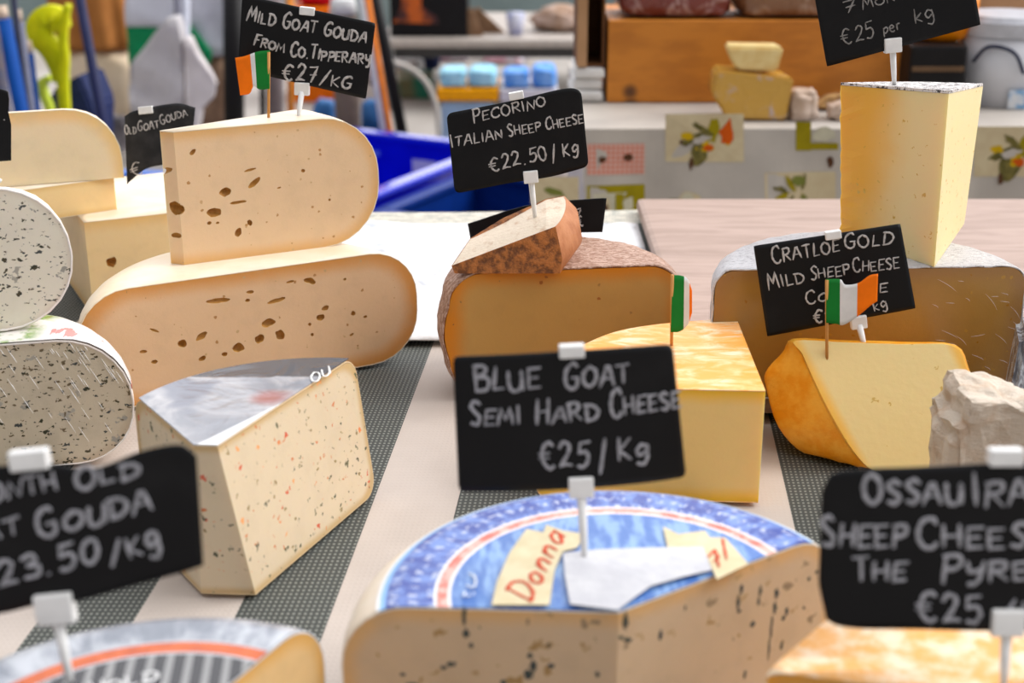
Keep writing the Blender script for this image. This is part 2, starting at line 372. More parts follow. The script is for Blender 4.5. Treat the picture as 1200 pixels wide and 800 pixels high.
# ---------------------------------------------------------------- price cards
class Sheet:
    """a thin sheet standing at a point, seen as the outline top/bottom (photo px), leaning and gently bent"""
    def __init__(s, ref, lean=8, yaw=0, bend=0., wave=0.):
        l, y = math.radians(lean), math.radians(yaw)
        s.n = V((math.sin(y)*math.cos(l), -math.cos(y)*math.cos(l), math.sin(l))); s.p = V(ref); s.bend = bend; s.wave = wave
        s.x = V((0, 0, 1)).cross(s.n).normalized(); s.x = s.x if s.x.x > 0 else -s.x; s.y = s.n.cross(s.x); s.y = s.y if s.y.z > 0 else -s.y
    def at(s, px, py):
        q = onplane(px, py, s.p, s.n); a = (q-s.p).dot(s.x)/.05
        return q+s.n*(s.bend*a*a+s.wave*math.sin(a*2.5))
    def mesh(s, b, top, bot, nu=40, nv=20, th=.0007, rad=0.0):
        def samp(pl, u):
            cs = pl; L = [0]
            for p, q in zip(cs, cs[1:]): L.append(L[-1]+abs(q[0]-p[0])+1e-6)
            d = u*L[-1]
            for i in range(len(cs)-1):
                if d <= L[i+1]+1e-9:
                    t = (d-L[i])/(L[i+1]-L[i]); return (cs[i][0]+(cs[i+1][0]-cs[i][0])*t, cs[i][1]+(cs[i+1][1]-cs[i][1])*t)
            return cs[-1]
        if len(top) > 2: top = [tuple(p) for p in crom(top, 6)]
        if len(bot) > 2: bot = [tuple(p) for p in crom(bot, 6)]
        g = []
        wpx = abs(top[-1][0]-top[0][0]); hpx = abs(bot[0][1]-top[0][1]); ru, rv = rad/max(wpx, 1), rad/max(hpx, 1)
        for j in range(nv+1):
            row = []
            for i in range(nu+1):
                u, v = i/nu, j/nv
                if rad:
                    # snap lines near the ends so that the corner arc is resolved
                    cu = min(max(u, ru), 1-ru); cv = min(max(v, rv), 1-rv); du, dv = (u-cu)/ru, (v-cv)/rv; l = math.hypot(du, dv)
                    m = max(abs(du), abs(dv))
                    if l > 1e-6 and abs(du) > 0 and abs(dv) > 0: u = cu+du*ru*m/l; v = cv+dv*rv*m/l
                a, c = samp(top, u), samp(bot, u); row.append(s.at(a[0]+(c[0]-a[0])*v, a[1]+(c[1]-a[1])*v))
            g.append(row)
        A = [[b.verts.new(p+s.n*th/2) for p in r] for r in g]; B = [[b.verts.new(p-s.n*th/2) for p in r] for r in g]; fs = []
        for j in range(nv):
            for i in range(nu):
                fs.append((b.faces.new((A[j][i], A[j][i+1], A[j+1][i+1], A[j+1][i])), i)); fs.append((b.faces.new((B[j][i], B[j+1][i], B[j+1][i+1], B[j][i+1])), i))
        for i in range(nu):
            for j in (0, nv): fs.append((b.faces.new((A[j][i], A[j][i+1], B[j][i+1], B[j][i])), i))
        for j in range(nv):
            for i in (0, nu): fs.append((b.faces.new((A[j][i], A[j+1][i], B[j+1][i], B[j][i])), min(i, nu-1)))
        return fs
def card(label, ref, top, bot, lines, lean=8, yaw=0, bend=0., wave=0., clip=None, hold=None, pick=None, tip=None, rad=4, cm=None, chalk=None, cw=2.4, csz=28):
    """ref = world point of the card's plane; clip/hold = px centres of the white clips; tip = world point where the pick enters the cheese"""
    ref = V(ref); sh = Sheet(ref, lean, yaw, bend, wave)
    root = thing('price_card', label, 'price card', tip if tip is not None else ref, 'chalkboard price cards on picks')
    b = bmesh.new(); sh.mesh(b, top, bot, rad=rad); bo = putbm('board', b, cm or CARD, root, True)
    sc = (ref-O).length/F
    if lines:
        b = bmesh.new()
        for (t, x0, y0, x1, y1, cap, *r) in lines: ribbons(b, strokes(t, x0, y0, x1, y1, cap), lambda x, y: sh.at(x, y)+sh.n*.0005, sh.n, (r[0] if r else cw)*sc)
        putbm('chalk_lettering', b, chalk or CHALK, bo)
    if clip:
        ca, w, h = clip[2] if len(clip) > 2 else 0, csz*sc*.5, csz*sc*.26
        x = sh.x*math.cos(ca)+sh.y*math.sin(ca); y = sh.y*math.cos(ca)-sh.x*math.sin(ca)
        b = bmesh.new(); bm_box(b, sh.at(clip[0], clip[1]), x*w, y*h, sh.n*.003, .0008); putbm('top_clip', b, WH, root)
    if hold:
        ca, w, h = hold[2] if len(hold) > 2 else 0, csz*sc*.5, csz*sc*.42
        x = sh.x*math.cos(ca)+sh.y*math.sin(ca); y = sh.y*math.cos(ca)-sh.x*math.sin(ca)
        q = sh.at(hold[0], hold[1])
        b = bmesh.new(); bm_box(b, q, x*w, y*h, sh.n*.0032, .0008); ph = putbm('pick_holder', b, WH, root)
        if tip is not None:
            b = bmesh.new(); d = (V(tip)-q).normalized(); q0 = q+d*h*.6; e = V(tip)+d*.006
            bm_tube(b, [q0, q0.lerp(e, .5), e], [.0024, .0020, .0013], 12); putbm('pick', b, WH, ph, True)
    return root
def flag(label, tip, toppx, cols, top, bot, lean=4, yaw=0, wave=.002, bend=0., splits=(.33, .66)):
    tip = V(tip); top3 = D(toppx[0], toppx[1], tip.y); root = thing('toothpick_flag', label, 'flag', tip, 'Irish flags on cocktail sticks')
    d = (tip-top3).normalized()
    b = bmesh.new(); bm_tube(b, [top3, tip+d*.008], [.0012, .0011], 10); putbm('stick', b, WOODS, root, True)
    sh = Sheet(top3, lean, yaw, bend, wave); sh.p = top3-sh.n*.0002
    b = bmesh.new(); fs = sh.mesh(b, top, bot, nu=30, nv=10, th=.0005)
    for f, i in fs: f.material_index = int((i+.5)/30 > splits[0])+int((i+.5)/30 > splits[1])
    putbm('flag', b, cols, root, True)
    return root

# ---------------------------------------------------------------- the setting
ZG = -.80
def struct(name, b, m): o = putbm(name, b, m); o['kind'] = 'structure'; return o
gm = N('ground_concrete', .8); f = gm.noise(1.6, 6); g2 = gm.noise(60, 4)
gm.bump(g2, .2); gm = gm.out(gm.mix(gm.ss(f, .3, .7), (.36, .33, .30), (.46, .43, .40)))
b = bmesh.new(); bmesh.ops.create_grid(b, x_segments=2, y_segments=2, size=14, matrix=Matrix.Translation((0, 4, ZG))); struct('floor', b, gm)
b = bmesh.new(); abox(b, -7, 7, 9.0, 9.2, ZG, 0.0); struct('wall_back', b, plain('painted_wall', (.30, .37, .37), .8, (.25, .31, .31), 2))

# the trestle table and the striped cloth on it
TW = plain('table_wood', (.35, .24, .15), .7)
t = thing('market_table', 'wooden market table carrying the striped cloth and the cheeses', 'table', (0, .9, ZG))
b = bmesh.new(); abox(b, -1.1, 1.1, .12, 1.585, -.034, -.004, .003); putbm('table_top', b, TW, t)
for x in (-1, 1):
    for y in (.25, 1.45):
        b = bmesh.new(); abox(b, x-.03, x+.03, y-.03, y+.03, ZG, -.034); putbm('leg', b, TW, t)
cm = N('striped_cloth', .75); x, y, z = cm.sep()
u = cm.ma('ADD', cm.ma('SUBTRACT', x, cm.ma('MULTIPLY', cm.ma('SUBTRACT', y, .7), .078)), .158+1.1)
ph = cm.ma('FRACT', cm.ma('DIVIDE', u, .11)); dark = cm.ma('LESS_THAN', ph, .49)
wx = cm.ma('SINE', cm.ma('MULTIPLY', u, 2*math.pi/.0033)); wy = cm.ma('SINE', cm.ma('MULTIPLY', y, 2*math.pi/.0044))
wv = cm.ma('MULTIPLY', cm.ss(wx, -.2, .5), cm.ss(wy, -.2, .5))
dk = cm.mix(wv, (.06, .065, .06), (.25, .26, .235)); lt = cm.mix(cm.ss(cm.noise(9, 4), .3, .7), (.56, .50, .455), (.48, .425, .385))
hem = cm.ma('GREATER_THAN', y, 1.535)
hc = cm.mix(cm.ss(cm.ma('ADD', cm.noise(90), cm.ma('MULTIPLY', wx, .1)), .45, .6), (.62, .58, .50), (.36, .36, .32))
cm.bump(cm.ma('ADD', wv, cm.noise(25)), .25, .001); cm = cm.out(cm.mix(hem, cm.mix(dark, lt, dk), hc))
vs = []; fs = []; nx, ny = 90, 100
ys = [.12+(1.59-.12)*j/ny for j in range(ny+1)]
for j, y in enumerate(ys):
    for i in range(nx+1):
        x = -1.1+2.2*i/nx; far = max(0, (y-1.15)/.44)
        vs.append((x, y+(.004*math.sin(x*14) if j == ny else 0), -.0035+.0035*max(0, vnoise((x, y, 0), 9))*far+(.004 if y > 1.53 else 0)))
for j in (1, 2, 3):
    for i in range(nx+1): x = -1.1+2.2*i/nx; vs.append((x, 1.594+.006*math.sin(x*30)*j/3+.004*j, -.06*j))
rows = ny+4
for j in range(rows-1):
    for i in range(nx): a = j*(nx+1)+i; fs.append((a, a+1, a+nx+2, a+nx+1))
tl = put('tablecloth', vs, fs, cm, None, True); tag(tl, 'grey and cream striped cloth covering the market table', 'tablecloth')
md = tl.modifiers.new('s', 'SOLIDIFY'); md.thickness = .0015; md.offset = -1

pm = N('washed_out_cloth', .5); pm.bump(pm.noise(14, 3, .5, dist=1.5), .6, .02)  # white sheet added for the washed-out sheen of the cloth's far end
pv = pm.ss(pm.noise(30, 4, dist=1), .50, .72); pm = pm.out(pm.mix(pv, (.70, .70, .71), (.45, .47, .51)))  # blue-grey patches paint in the shade of the wrinkles
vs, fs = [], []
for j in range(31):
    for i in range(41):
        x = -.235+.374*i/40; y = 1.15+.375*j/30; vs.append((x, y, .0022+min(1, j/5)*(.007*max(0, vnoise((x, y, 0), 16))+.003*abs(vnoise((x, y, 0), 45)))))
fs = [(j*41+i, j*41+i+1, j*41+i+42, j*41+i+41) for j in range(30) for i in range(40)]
pp = put('cloth_sheen_sheet', vs, fs, pm, None, True); tag(pp, 'white creased sheet added as the washed-out sheen of the far cloth, behind the goudas', 'paper')
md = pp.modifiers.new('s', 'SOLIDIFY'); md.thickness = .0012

wm = N('pale_wood', .5); v = wm.noise(7, 5, .6, wm.mapv((1, 7, 3), (0, 0, .25)), 1.2)
wm.bump(v, .08); wm = wm.out(wm.mix(wm.ss(v, .35, .7), (.43, .315, .265), (.32, .225, .18)))
b = bmesh.new(); abox(b, .142, .95, .985, 1.583, .0025, .0185, .006)
bd = putbm('wooden_board', b, wm, None, True); bd.data.polygons.foreach_set('use_smooth', [False]*len(bd.data.polygons))
tag(bd, 'pale pinkish wooden board under the foil rind cheese on the right', 'board')

# ---------------------------------------------------------------- the cheeses
GR = plain('gouda_rind', (.86, .76, .62), .35, (.82, .70, .54), 30, .1, 200)
def H_(l, pl=0): return [(*a, pl) for a in l]
# mild goat gouda: half wheel below
ZA = .094
cA = V((-.207, 1.066, 0)); p0, p1 = U(250, 325, ZA), U(440, 298, ZA)
pa = vplane(p0, p1, (0, .6, 0)); d = (p1-p0).normalized(); m = p0+d*((cA-p0).dot(d)); cA = V((m.x, m.y, .0005))-V((-d.y, d.x, 0))*.016
PA = paste('goat_gouda_paste', (.76, .535, .345), (.68, .33, .11), .137, ZA, .045, .016, sss=.2, sp=((260, .40, .10, ((.45, .24, .1), (.6, .4, .22))),))
wheel('half_round_cheese', 'pale goat gouda half wheel full of eyes, lying under the upright gouda piece', cA, .138, ZA, .040, .040, [pa], GR, PA, H_([
 (256, 352, 30, 6, -.05), (363, 329, 15, 7, -.4), (293, 342, 9, 4, 0), (290, 352, 6, 4, 0), (324, 352, 24, 5, .15), (381, 361, 9, 6, .2), (376, 372, 10, 8, 0), (414, 367, 6, 6, 0), (428, 371, 5, 4, 0),
 (315, 378, 17, 10, .1), (328, 392, 11, 13, .6), (304, 397, 12, 11, 0), (279, 407, 14, 11, 0), (214, 403, 10, 10, 0), (236, 394, 16, 7, .5), (237, 420, 9, 6, .4), (263, 415, 7, 6, 0), (181, 387, 12, 3, -.5), (404, 327, 4, 3, 0), (412, 392, 6, 3, .4), (366, 392, 4, 4, 0), (363, 380, 4, 4, 0), (168, 412, 9, 4, 0), (181, 424, 7, 5, 0), (340, 330, 10, 3, .1)]))
# the upright piece standing on it
zB = ZA+.0016; q0, q1 = U(180, 315, zB), U(375, 290, zB); q0.z = q1.z = 0
HB = .1045; d = (q1-q0).normalized(); nb = V((-d.y, d.x, 0)); cB = q1+d*.052-d*.17; cB = V((cB.x, cB.y, zB))
left = q0-d*.002
dl = V((-.55, -.835, 0)).normalized()
PB = paste('upper_gouda_paste', (.80, .60, .40), (.76, .47, .22), .17, HB, .048, .012, sss=.2, sp=((260, .40, .10, ((.5, .28, .12), (.62, .42, .24))),))
pf = vplane(q0, q1, (0, .5, 0))
back = vplane(q0+nb*.004, q0+nb*.004+(d*.98+nb*.30)*.1, q0+nb*.2)
pl = [pf, back, (left, V((-d.x, -d.y, .02)).normalized()), (q0+d*.030, V((dl.x*.8-d.x*.25, dl.y*.8, .18)).normalized())]
pl[3] = (q0+d*.024, (-d*.72-nb*.69).normalized())
wheel('cheese_wedge', 'tall upright goat gouda piece with a flag and card, standing on the half wheel', cB, .17, HB, .046, .048, pl, GR, PB, H_([
 (194, 200, 20, 6, .3), (207, 244, 18, 16, -.5), (222, 252, 14, 5, -.9), (207, 276, 14, 6, 0)], 3)+H_([
 (264, 225, 13, 11, 0), (279, 237, 20, 4, .05), (251, 249, 17, 11, 0), (298, 214, 18, 6, .6), (293, 199, 15, 3, .2), (279, 272, 8, 11, -.3), (293, 261, 6, 7, 0), (245, 261, 5, 4, 0), (327, 220, 5, 2, .2), (226, 178, 9, 5, .7), (386, 234, 3, 3, 0), (355, 200, 5, 4, 0), (255, 261, 4, 3, 0)]))

# the three pieces at the back left
YR = plain('yellow_gouda_rind', (.84, .75, .62), .4, (.80, .68, .52), 30)
def line(p, q, z): a, c = U(*p, z), U(*q, z); return a, c
a, c = line((75, 263), (175, 243), .09); d = (c-a).normalized(); d = V((.90, .43, 0)).normalized(); nb = V((-d.y, d.x, 0)); ctr = a+d*.05+nb*.10
P3 = paste('back_gouda_paste', (.80, .62, .37), (.78, .52, .24), .20, .089, .03, .014)
wheel('cheese_block', 'pale yellow gouda block with one round eye, bottom piece of the pile behind', (ctr.x, ctr.y, .0005), .20, .089, .02, .02,
      [vplane(a, a+d, (0, .5, 0)), vplane(a+d*.017, a+d*.017+V((.45, -.9, 0)), a-d*.5), vplane(a+nb*.16, a+nb*.16+d, a+nb*.5), vplane(a+d*.15, a+d*.15+nb, a+d)], YR, P3, H_([(131, 307, 12, 12, 0)], 0), rind_t=.0006)
zc = .0905; a, c = line((70, 255), (137, 245), zc); d = (c-a).normalized(); nb = V((-d.y, d.x, 0)); ctr = c-d*.10+nb*.08
P2 = paste('slab_paste', (.84, .64, .36), (.78, .54, .26), .19, .029, .004, .006)
wheel('cheese_slab', 'thin yellow gouda slab sandwiched between two larger pieces at the back left', (ctr.x, ctr.y, zc), .19, .029, .003, .003,
      [vplane(a, c, (0, .5, 0)), vplane(c, c+nb, c+d), vplane(a-d*.06, a-d*.06+nb, a-d), vplane(a+nb*.10, c+nb*.10, a+nb)], YR, P2, rind_t=.0004)
zc = .1205; a, c = U(30, 217, zc), U(145, 208, zc); d = (c-a).normalized(); nb = V((-d.y, d.x, 0)); ctr = c-d*.13+nb*.004+V((0, 0, 0))
P1 = paste('top_gouda_paste', (.86, .73, .52), (.86, .62, .32), .13, .112, .05, .014, sss=.3)
wheel('cheese_wedge', 'pale rounded gouda piece on top of the pile at the back left', (ctr.x, ctr.y, zc-.05), .13, .114, .046, .046,
      [vplane(a, c, (0, .5, 0)), ((0, 0, zc), (0, 0, -1)), (V((a.x, a.y, .186))+nb*.004, (nb*.72+V((0, 0, .69))).normalized())], YR, P1, rind_t=.0005)

# herb cheeses on the left
HC = ((.045, .045, .025), (.08, .065, .035), (.16, .12, .07), (.07, .075, .07))
def herbs(k): return ((60*k, .45, .35, ((.42, .39, .34), (.36, .34, .30)), (1, 1, 1), (0, 0, 0), 1.2), (170*k, .46, .45, HC, (1, 1, 1.8), (.2, .5, .3), .9), (280*k, .50, .50, HC, (1, 1, 1.9), (.1, .4, .8), .9), (120*k, .42, .25, HC, (1, 1, 1.9), (.6, .2, .1), 1.0))
HR = plain('white_rind', (.90, .86, .82), .4, (.88, .80, .74), 40)
PD2 = paste('herb_paste', (.62, .54, .42), (.55, .45, .34), .115, .09, .045, .006, .25, .1, herbs(.9), mott=.12)
PD1 = paste('herb_paste_pale', (.80, .74, .63), (.74, .65, .54), .1, .097, .046, .005, .5, .15, herbs(.95))
lm = N('leaf_print_paper', .25); f1 = lm.noise(38, 4, .6); x, y, z = lm.sep(); yy = lm.ma('ADD', y, lm.ma('MULTIPLY', x, -.0))
g = lm.mix(lm.ss(f1, .42, .55), (.86, .84, .80), lm.mix(lm.ss(lm.noise(120), .4, .6), (.16, .33, .06), (.45, .55, .30)))
far = lm.ss(x, .045, .06)
rd = lm.mix(lm.ss(lm.noise(80, 3, .5, lm.mapv((1, .3, 1))), .60, .64), (.88, .86, .86), (.74, .26, .24)); lm = lm.out(lm.mix(far, g, rd))
wheel('half_round_cheese', 'film-wrapped herb cheese with a leaf print label, under the other herb cheese', (-.376, .889, .0005), .115, .09, .046, .040, [vplane((-.376, .889, 0), (-.264, .914, 0), (-.3, .5, 0)), vplane((-.39, .949, 0), (-.278, .974, 0), (-.4, 1.5, 0))], HR, PD2, disc=None, rind_t=.0012)
hw = bpy.data.objects['half_round_cheese.001']
# its label follows the rounded shoulder
b = lathe_bm(.1165, .0925, .046, .040); cut(b, [((0, 0, .052), (0, 0, -1)), vplane((0, 0, 0), (.112, .025, 0), (.1, -1, 0)), vplane((-.014, .059, 0), (.098, .084, 0), (0, 1, 0))], V((0, 0, 0)), False)
bmesh.ops.solidify(b, geom=b.faces[:], thickness=.0004); bmesh.ops.translate(b, verts=b.verts, vec=hw.location); putbm('paper_label', b, lm, hw, True)
b = bmesh.new(); film = N('cling_film_glints', .08); film = film.out((.95, .95, .95))  # white threads painted as glints along the film's creases
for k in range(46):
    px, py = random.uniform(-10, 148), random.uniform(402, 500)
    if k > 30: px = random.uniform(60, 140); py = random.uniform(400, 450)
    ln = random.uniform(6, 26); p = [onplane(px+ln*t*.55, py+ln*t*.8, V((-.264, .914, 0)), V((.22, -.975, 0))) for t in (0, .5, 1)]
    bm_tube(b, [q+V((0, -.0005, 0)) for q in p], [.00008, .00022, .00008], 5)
putbm('film_crease_glints', b, film, hw)
wheel('half_round_cheese', 'round-edged white herb cheese at the left edge, on top of the leaf print cheese', (-.396, .900, .0955), .1, .097, .047, .047, [vplane((-.396, .900, 0), (-.301, .932, 0), (-.3, .5, 0)), vplane((-.415, .957, 0), (-.32, .989, 0), (-.4, 1.5, 0)), ((-.397, .9045, .1925), V((-.32*.70, .947*.70, .71)).normalized())], HR, PD1, rind_t=.0014)

# pepper cheese
ap = U(228, 525, .095); rr = U(430, 425, .095); ll = U(158, 465, .095); cE = V((-.1205, .7455, .0005))
PE = paste('pepper_paste', (.70, .585, .43), (.60, .42, .22), .118, .0945, .02, .006, .5, .2,
   ((150, .40, .42, ((.72, .26, .10), (.62, .14, .08), (.10, .11, .06), (.16, .15, .09), (.8, .38, .16)), (1, 1, 1), (0, 0, 0), .9), (260, .45, .35, ((.6, .2, .08), (.06, .07, .04), (.3, .22, .1)), (1, 1, 1), (0, 0, 0), .9)), mott=.05)
em = N('photo_print_label', .2); x, y, z = em.sep(); ev = em.noise(18, 5, .6, dist=.8)
c = em.mix(em.ss(ev, .35, .65), (.50, .49, .50), (.25, .26, .29))
k = em.ma('ADD', em.ma('MULTIPLY', x, .527), em.ma('MULTIPLY', y, .85))        # along the cut
l = em.ma('ADD', em.ma('MULTIPLY', x, -.85), em.ma('MULTIPLY', y, .527))       # away from it
k = em.ma('ADD', k, em.ma('MULTIPLY', em.noise(25), .02)); l2 = em.ma('ADD', l, em.ma('MULTIPLY', em.noise(30), .015))
c = em.mix(em.ss(em.noise(16, 2, vec=em.mapv(loc=(.4, .2, 0))), .52, .6), c, (.24, .25, .29))
sp = em.ma('SQRT', em.ma('ADD', em.ma('POWER', em.ma('SUBTRACT', k, .035), 2), em.ma('POWER', em.ma('SUBTRACT', l2, .052), 2)))
c = em.mix(em.ss(sp, .016, .004), c, (.34, .17, .16))
c = em.mix(em.ss(em.ma('ADD', k, em.ma('MULTIPLY', l2, .6)), .103, .107), c, (.10, .10, .11))
c = em.mix(em.ss(l, .0335, .0325), c, (.70, .70, .70)); em.bump(em.noise(26, 3, dist=1), .25, .01); em = em.out(c)
fct = (ap+V((.014, -.004, -.0)), (V((.16, -.965, -.20))).normalized())
pbot = U(320, 697, 0); pbl = U(252, 695, 0)
nf = (pbot-pbl).cross(V((ap.x+.002, ap.y+.001, .094))-pbl).normalized(); nf = nf if nf.y < 0 else -nf
pts_ = [ap, rr, U(458, 545, 0), pbot]; m_ = sum(pts_, V())/4
sv = np.linalg.svd(np.array([tuple(p-m_) for p in pts_]))[2][2]; ne = V(sv); ne = ne if ne.y < 0 else -ne
PLE = [(m_, ne), vplane(ap, ll, (-.4, .6, 0)), (pbl, nf)]
E_ = wheel('cheese_wedge', 'pepper-flecked cheese wedge with a shiny grey photo label on top', cE, .118, .0945, .012, .012, PLE, plain('waxy_rind', (.72, .55, .35), .4), PE, disc=(.112, em, 'paper_label', 0), rind_t=.0010)
b = bmesh.new(); lw = bpy.data.materials['white_plastic']
for st in (strokes('OU', 366, 449, 388, 438, 10),): ribbons(b, st, lambda x, y: U(x, y, .0945+.0029), V((0, 0, 1)), .0013)
putbm('label_lettering', b, lw, E_)

# pecorino: half wheel with the small wedge lying on it
cF = V((.0393, 1.0574, .0005)); a, c = U(530, 322, .1), U(795, 313, .1); c = V((c.x, c.y+.004, 0))
PF = paste('pecorino_paste', (.60, .36, .13), (.68, .26, .03), .092, .1, .022, .016, .5, .25, ((200, .36, .10, ((.40, .15, .04), (.4, .22, .08))),), mott=.05)
fm = N('basket_rind', .55); r1 = fm.noise(190, 4, .6, fm.mapv((1, 2.4, 1)), 1); fm.bump(r1, .8, .004)
fm = fm.out(fm.mix(fm.ss(r1, .38, .62), (.36, .19, .12), (.66, .47, .38)))
wheel('half_round_cheese', 'golden pecorino half wheel with a rough brown rind, under the small tilted wedge', cF, .0925, .0995, .026, .030, [vplane(a, c, (0, .5, 0))], fm, PF, rind_t=.0012, bulge=.004, disp=(.0009, 160))
# wedge lying with a cut side up: outline of the brown flat side seen in front, extruded back
yg = U(530, 322, .1).y+.001; zt = .1008
g0, g1, g2 = D(529, 313, yg+.002), D(651, 267, yg+.004), D(656, 322, yg)
front = [D(533, 322, yg), g0, D(590, 290, yg+.003), D(640, 271, yg+.004), g1, D(655, 285, yg+.002), D(659, 305, yg), g2]
zoff = zt-min(p.z for p in front)
front = [p+V((0, 0, zoff)) for p in front]
for p in front: p.z = max(p.z, zt)
bpx = [(545, 302, .03), (551, 281, .045), (590, 257, .068), (640, 235, .074), (661, 231, .074), (675, 245, .070), (680, 276, .060), (672, 304, .05)]
bk = []
for k, (x, y, dy) in enumerate(bpx):
    q = D(x, y, yg+dy)+V((0, 0, zoff))
    if k in (0, 7): q.z = zt
    bk.append(q-front[k])
mid = []
nlev = 7; rings = []
for k in range(nlev+1):
    t = k/nlev; bl = math.sin(math.pi*t)**.7
    rg = []
    for i, (p, o) in enumerate(zip(front, bk)):
        q = p+V(o)*t
        if i in (5, 6): q += V((.006*bl, 0, 0))
        if i == 4: q += V((.004*bl, 0, 0))
        rg.append(q)
    rings.append(rg)
G_ = thing('cheese_wedge', 'small tilted pecorino wedge with brown rind and pale cut top, lying on the half wheel', 'cheese', (front[0].x+.04, yg+.03, zt))
n = len(front); vs = [p for r in rings for p in r]; fs = []; mi = []
for k in range(nlev):
    for i in range(n):
        j = (i+1) % n; fs.append((k*n+i, k*n+j, (k+1)*n+j, (k+1)*n+i)); mi.append(1 if i in (1, 2, 3) else 2 if i in (4, 5, 6) else 0)
fs.append(tuple(range(n))[::-1]); mi.append(0); fs.append(tuple(nlev*n+i for i in range(n))); mi.append(0)
gm_ = N('pitted_rind', .5); v1 = gm_.noise(140, 5, .65); gm_.bump(v1, .7, .003); gm_ = gm_.out(gm_.mix(gm_.ss(v1, .36, .62), (.16, .06, .02), (.50, .20, .065)))
gp = N('pale_pecorino', .6); v1 = gp.noise(120, 5, .6, gp.mapv((1, .5, 1))); gp.bump(gp.noise(220, 4), .4, .002); gp = gp.out(gp.mix(gp.ss(v1, .5, .75), (.70, .60, .48), (.52, .36, .24)))
# body = pale paste with the whole outline; rind = its own skin just outside
ctr = sum(vs, V())/len(vs)
put('paste', [v+(ctr-v)*.01 for v in vs], fs, gp, G_)
gs = plain('side_rind', (.52, .25, .13), .5, (.40, .17, .08), 60, .3, 150)
fr = [f for f, m in zip(fs, mi) if m != 1]; ro = put('rind', vs, fr, [gm_, gs], G_, True, [1 if m == 2 else 0 for m in mi if m != 1])
md = ro.modifiers.new('s', 'SOLIDIFY'); md.thickness = .0006; md.offset = -1; md2 = ro.modifiers.new('e', 'EDGE_SPLIT'); md2.split_angle = math.radians(50)

# yellow block with orange marbled rind
ZH = .078; cH = U(897, 460, ZH); e1 = U(862, 372, ZH); cH.z = 0
hm = N('marbled_rind', .5); v1 = hm.noise(42, 5, .62, hm.mapv((1, 2.2, 1)), .8); v2 = hm.noise(20, 3)
hm.bump(v1, .15); hm = hm.out(hm.mix(hm.ss(v1, .38, .66), (.90, .42, .11), hm.mix(hm.ss(v2, .4, .6), (.88, .58, .28), (.90, .72, .50))))
PH = paste('yellow_paste', (.86, .62, .28), (.92, .52, .07), .3, ZH, .004, .012, .4, .35, ((110, .40, .14, ((.70, .36, .06), (.62, .3, .06)), (1, 1, 1), (0, 0, 0), .6),), mott=.03)
wheel('cheese_wedge', 'yellow quarter wheel with orange marbled rind, behind the blue goat card', (cH.x-.001, cH.y+.001, .0005), .1445, ZH, .006, .006,
      [vplane(cH, e1, (1, 1, 0)), vplane(cH, cH+V((-1, .06, 0)), (0, .3, 0))], hm, PH, wob=.002)

# big foil-rind cheese and the tall wedge on it
ZI = .0195; HI = .098; cI = V((.2606, .9781, ZI)); a, c = U(850, 318, ZI+HI), U(1195, 313, ZI+HI)
fm2 = N('silvery_rind', .28); v1 = fm2.noise(130, 5, .7, fm2.mapv((1, 3, 1)), 1.5); fm2.bump(v1, .9, .004); fm2 = fm2.out(fm2.mix(fm2.ss(v1, .30, .48), (.26, .24, .26), (.86, .85, .87)))
PI_ = paste('dark_gold_paste', (.44, .265, .085), (.38, .22, .09), .112, HI, .02, .014, .16, .15, ((170, .36, .3, ((.40, .2, .04), (.5, .3, .08))),), mott=.06)
I_ = wheel('half_round_cheese', 'large film-wrapped dark gold half wheel with silvery rind, on the wooden board', cI, .114, HI, .014, .022, [vplane(a, c, (.2, .5, 0))], fm2, PI_, rind_t=.001, disp=(.0009, 120))
b = bmesh.new()
for k in range(34):
    px, py = random.uniform(1085, 1190), random.uniform(325, 455); ln = random.uniform(6, 26); an = random.uniform(-.2, 1.0)
    p = [onplane(px+ln*t*math.cos(an)+2*math.sin(t*3), py+ln*t*math.sin(an), a, vplane(a, c, (.2, .5, 0))[1]) for t in (0, .33, .66, 1)]
    bm_tube(b, [q+V((0, -.0005, 0)) for q in p], [.00003, .00009, .00009, .00003], 5)
putbm('film_crease_glints', b, film, I_)  # glints of the wrapping, again painted as white threads

zj = ZI+HI+.0016; ja, jl, jr = U(1095, 313, zj), U(985, 276, zj), U(1130, 262, zj)
ta, tl_, tr = D(1112, 110, ja.y), D(985, 100, jl.y), D(1152, 101, jr.y)
J_ = thing('cheese_wedge', 'tall pale yellow wedge with a speckled top, standing on the silvery-rinded cheese', 'cheese', (ja+jl+jr)/3)
def ringJ(a, l, r, k=9):
    out = [a]+[a.lerp(r, i/8) for i in range(1, 9)]
    m = (l+r)/2+((l+r)/2-a).normalized()*.02
    out += [V(p) for p in crom([tuple(r), tuple(m), tuple(l)], k)[1:]]
    out += [l.lerp(a, i/8) for i in range(1, 8)]
    return out
r0, r1 = ringJ(ja, jl, jr), ringJ(ta, tl_, tr); nlev = 24; vs = []; n = len(r0)
for k in range(nlev+1):
    for i in range(n):
        p = r0[i].lerp(r1[i], k/nlev)
        if 9 <= i <= 9+18: p = p+V((vnoise(p, 260)+.6*vnoise(p, 500), 0, 0))*.0013
        vs.append(p)
fs = [(k*n+i, k*n+(i+1) % n, (k+1)*n+(i+1) % n, (k+1)*n+i) for k in range(nlev) for i in range(n)]+[tuple(range(n))[::-1], tuple(nlev*n+i for i in range(n))]
jm = N('tall_wedge_paste', .45, Subsurface_Weight=.35, Subsurface_Scale=.012); jm.b.inputs['Subsurface Radius'].default_value = (1, .6, .2)
x, y, z = jm.sep(); v1 = jm.noise(70, 4)
c = jm.mix(jm.ss(jm.ma('ADD', jm.ma('MULTIPLY', x, -1), jm.ma('MULTIPLY', jm.noise(25), .012)), .024, .052), (.90, .735, .42), (.86, .48, .10))
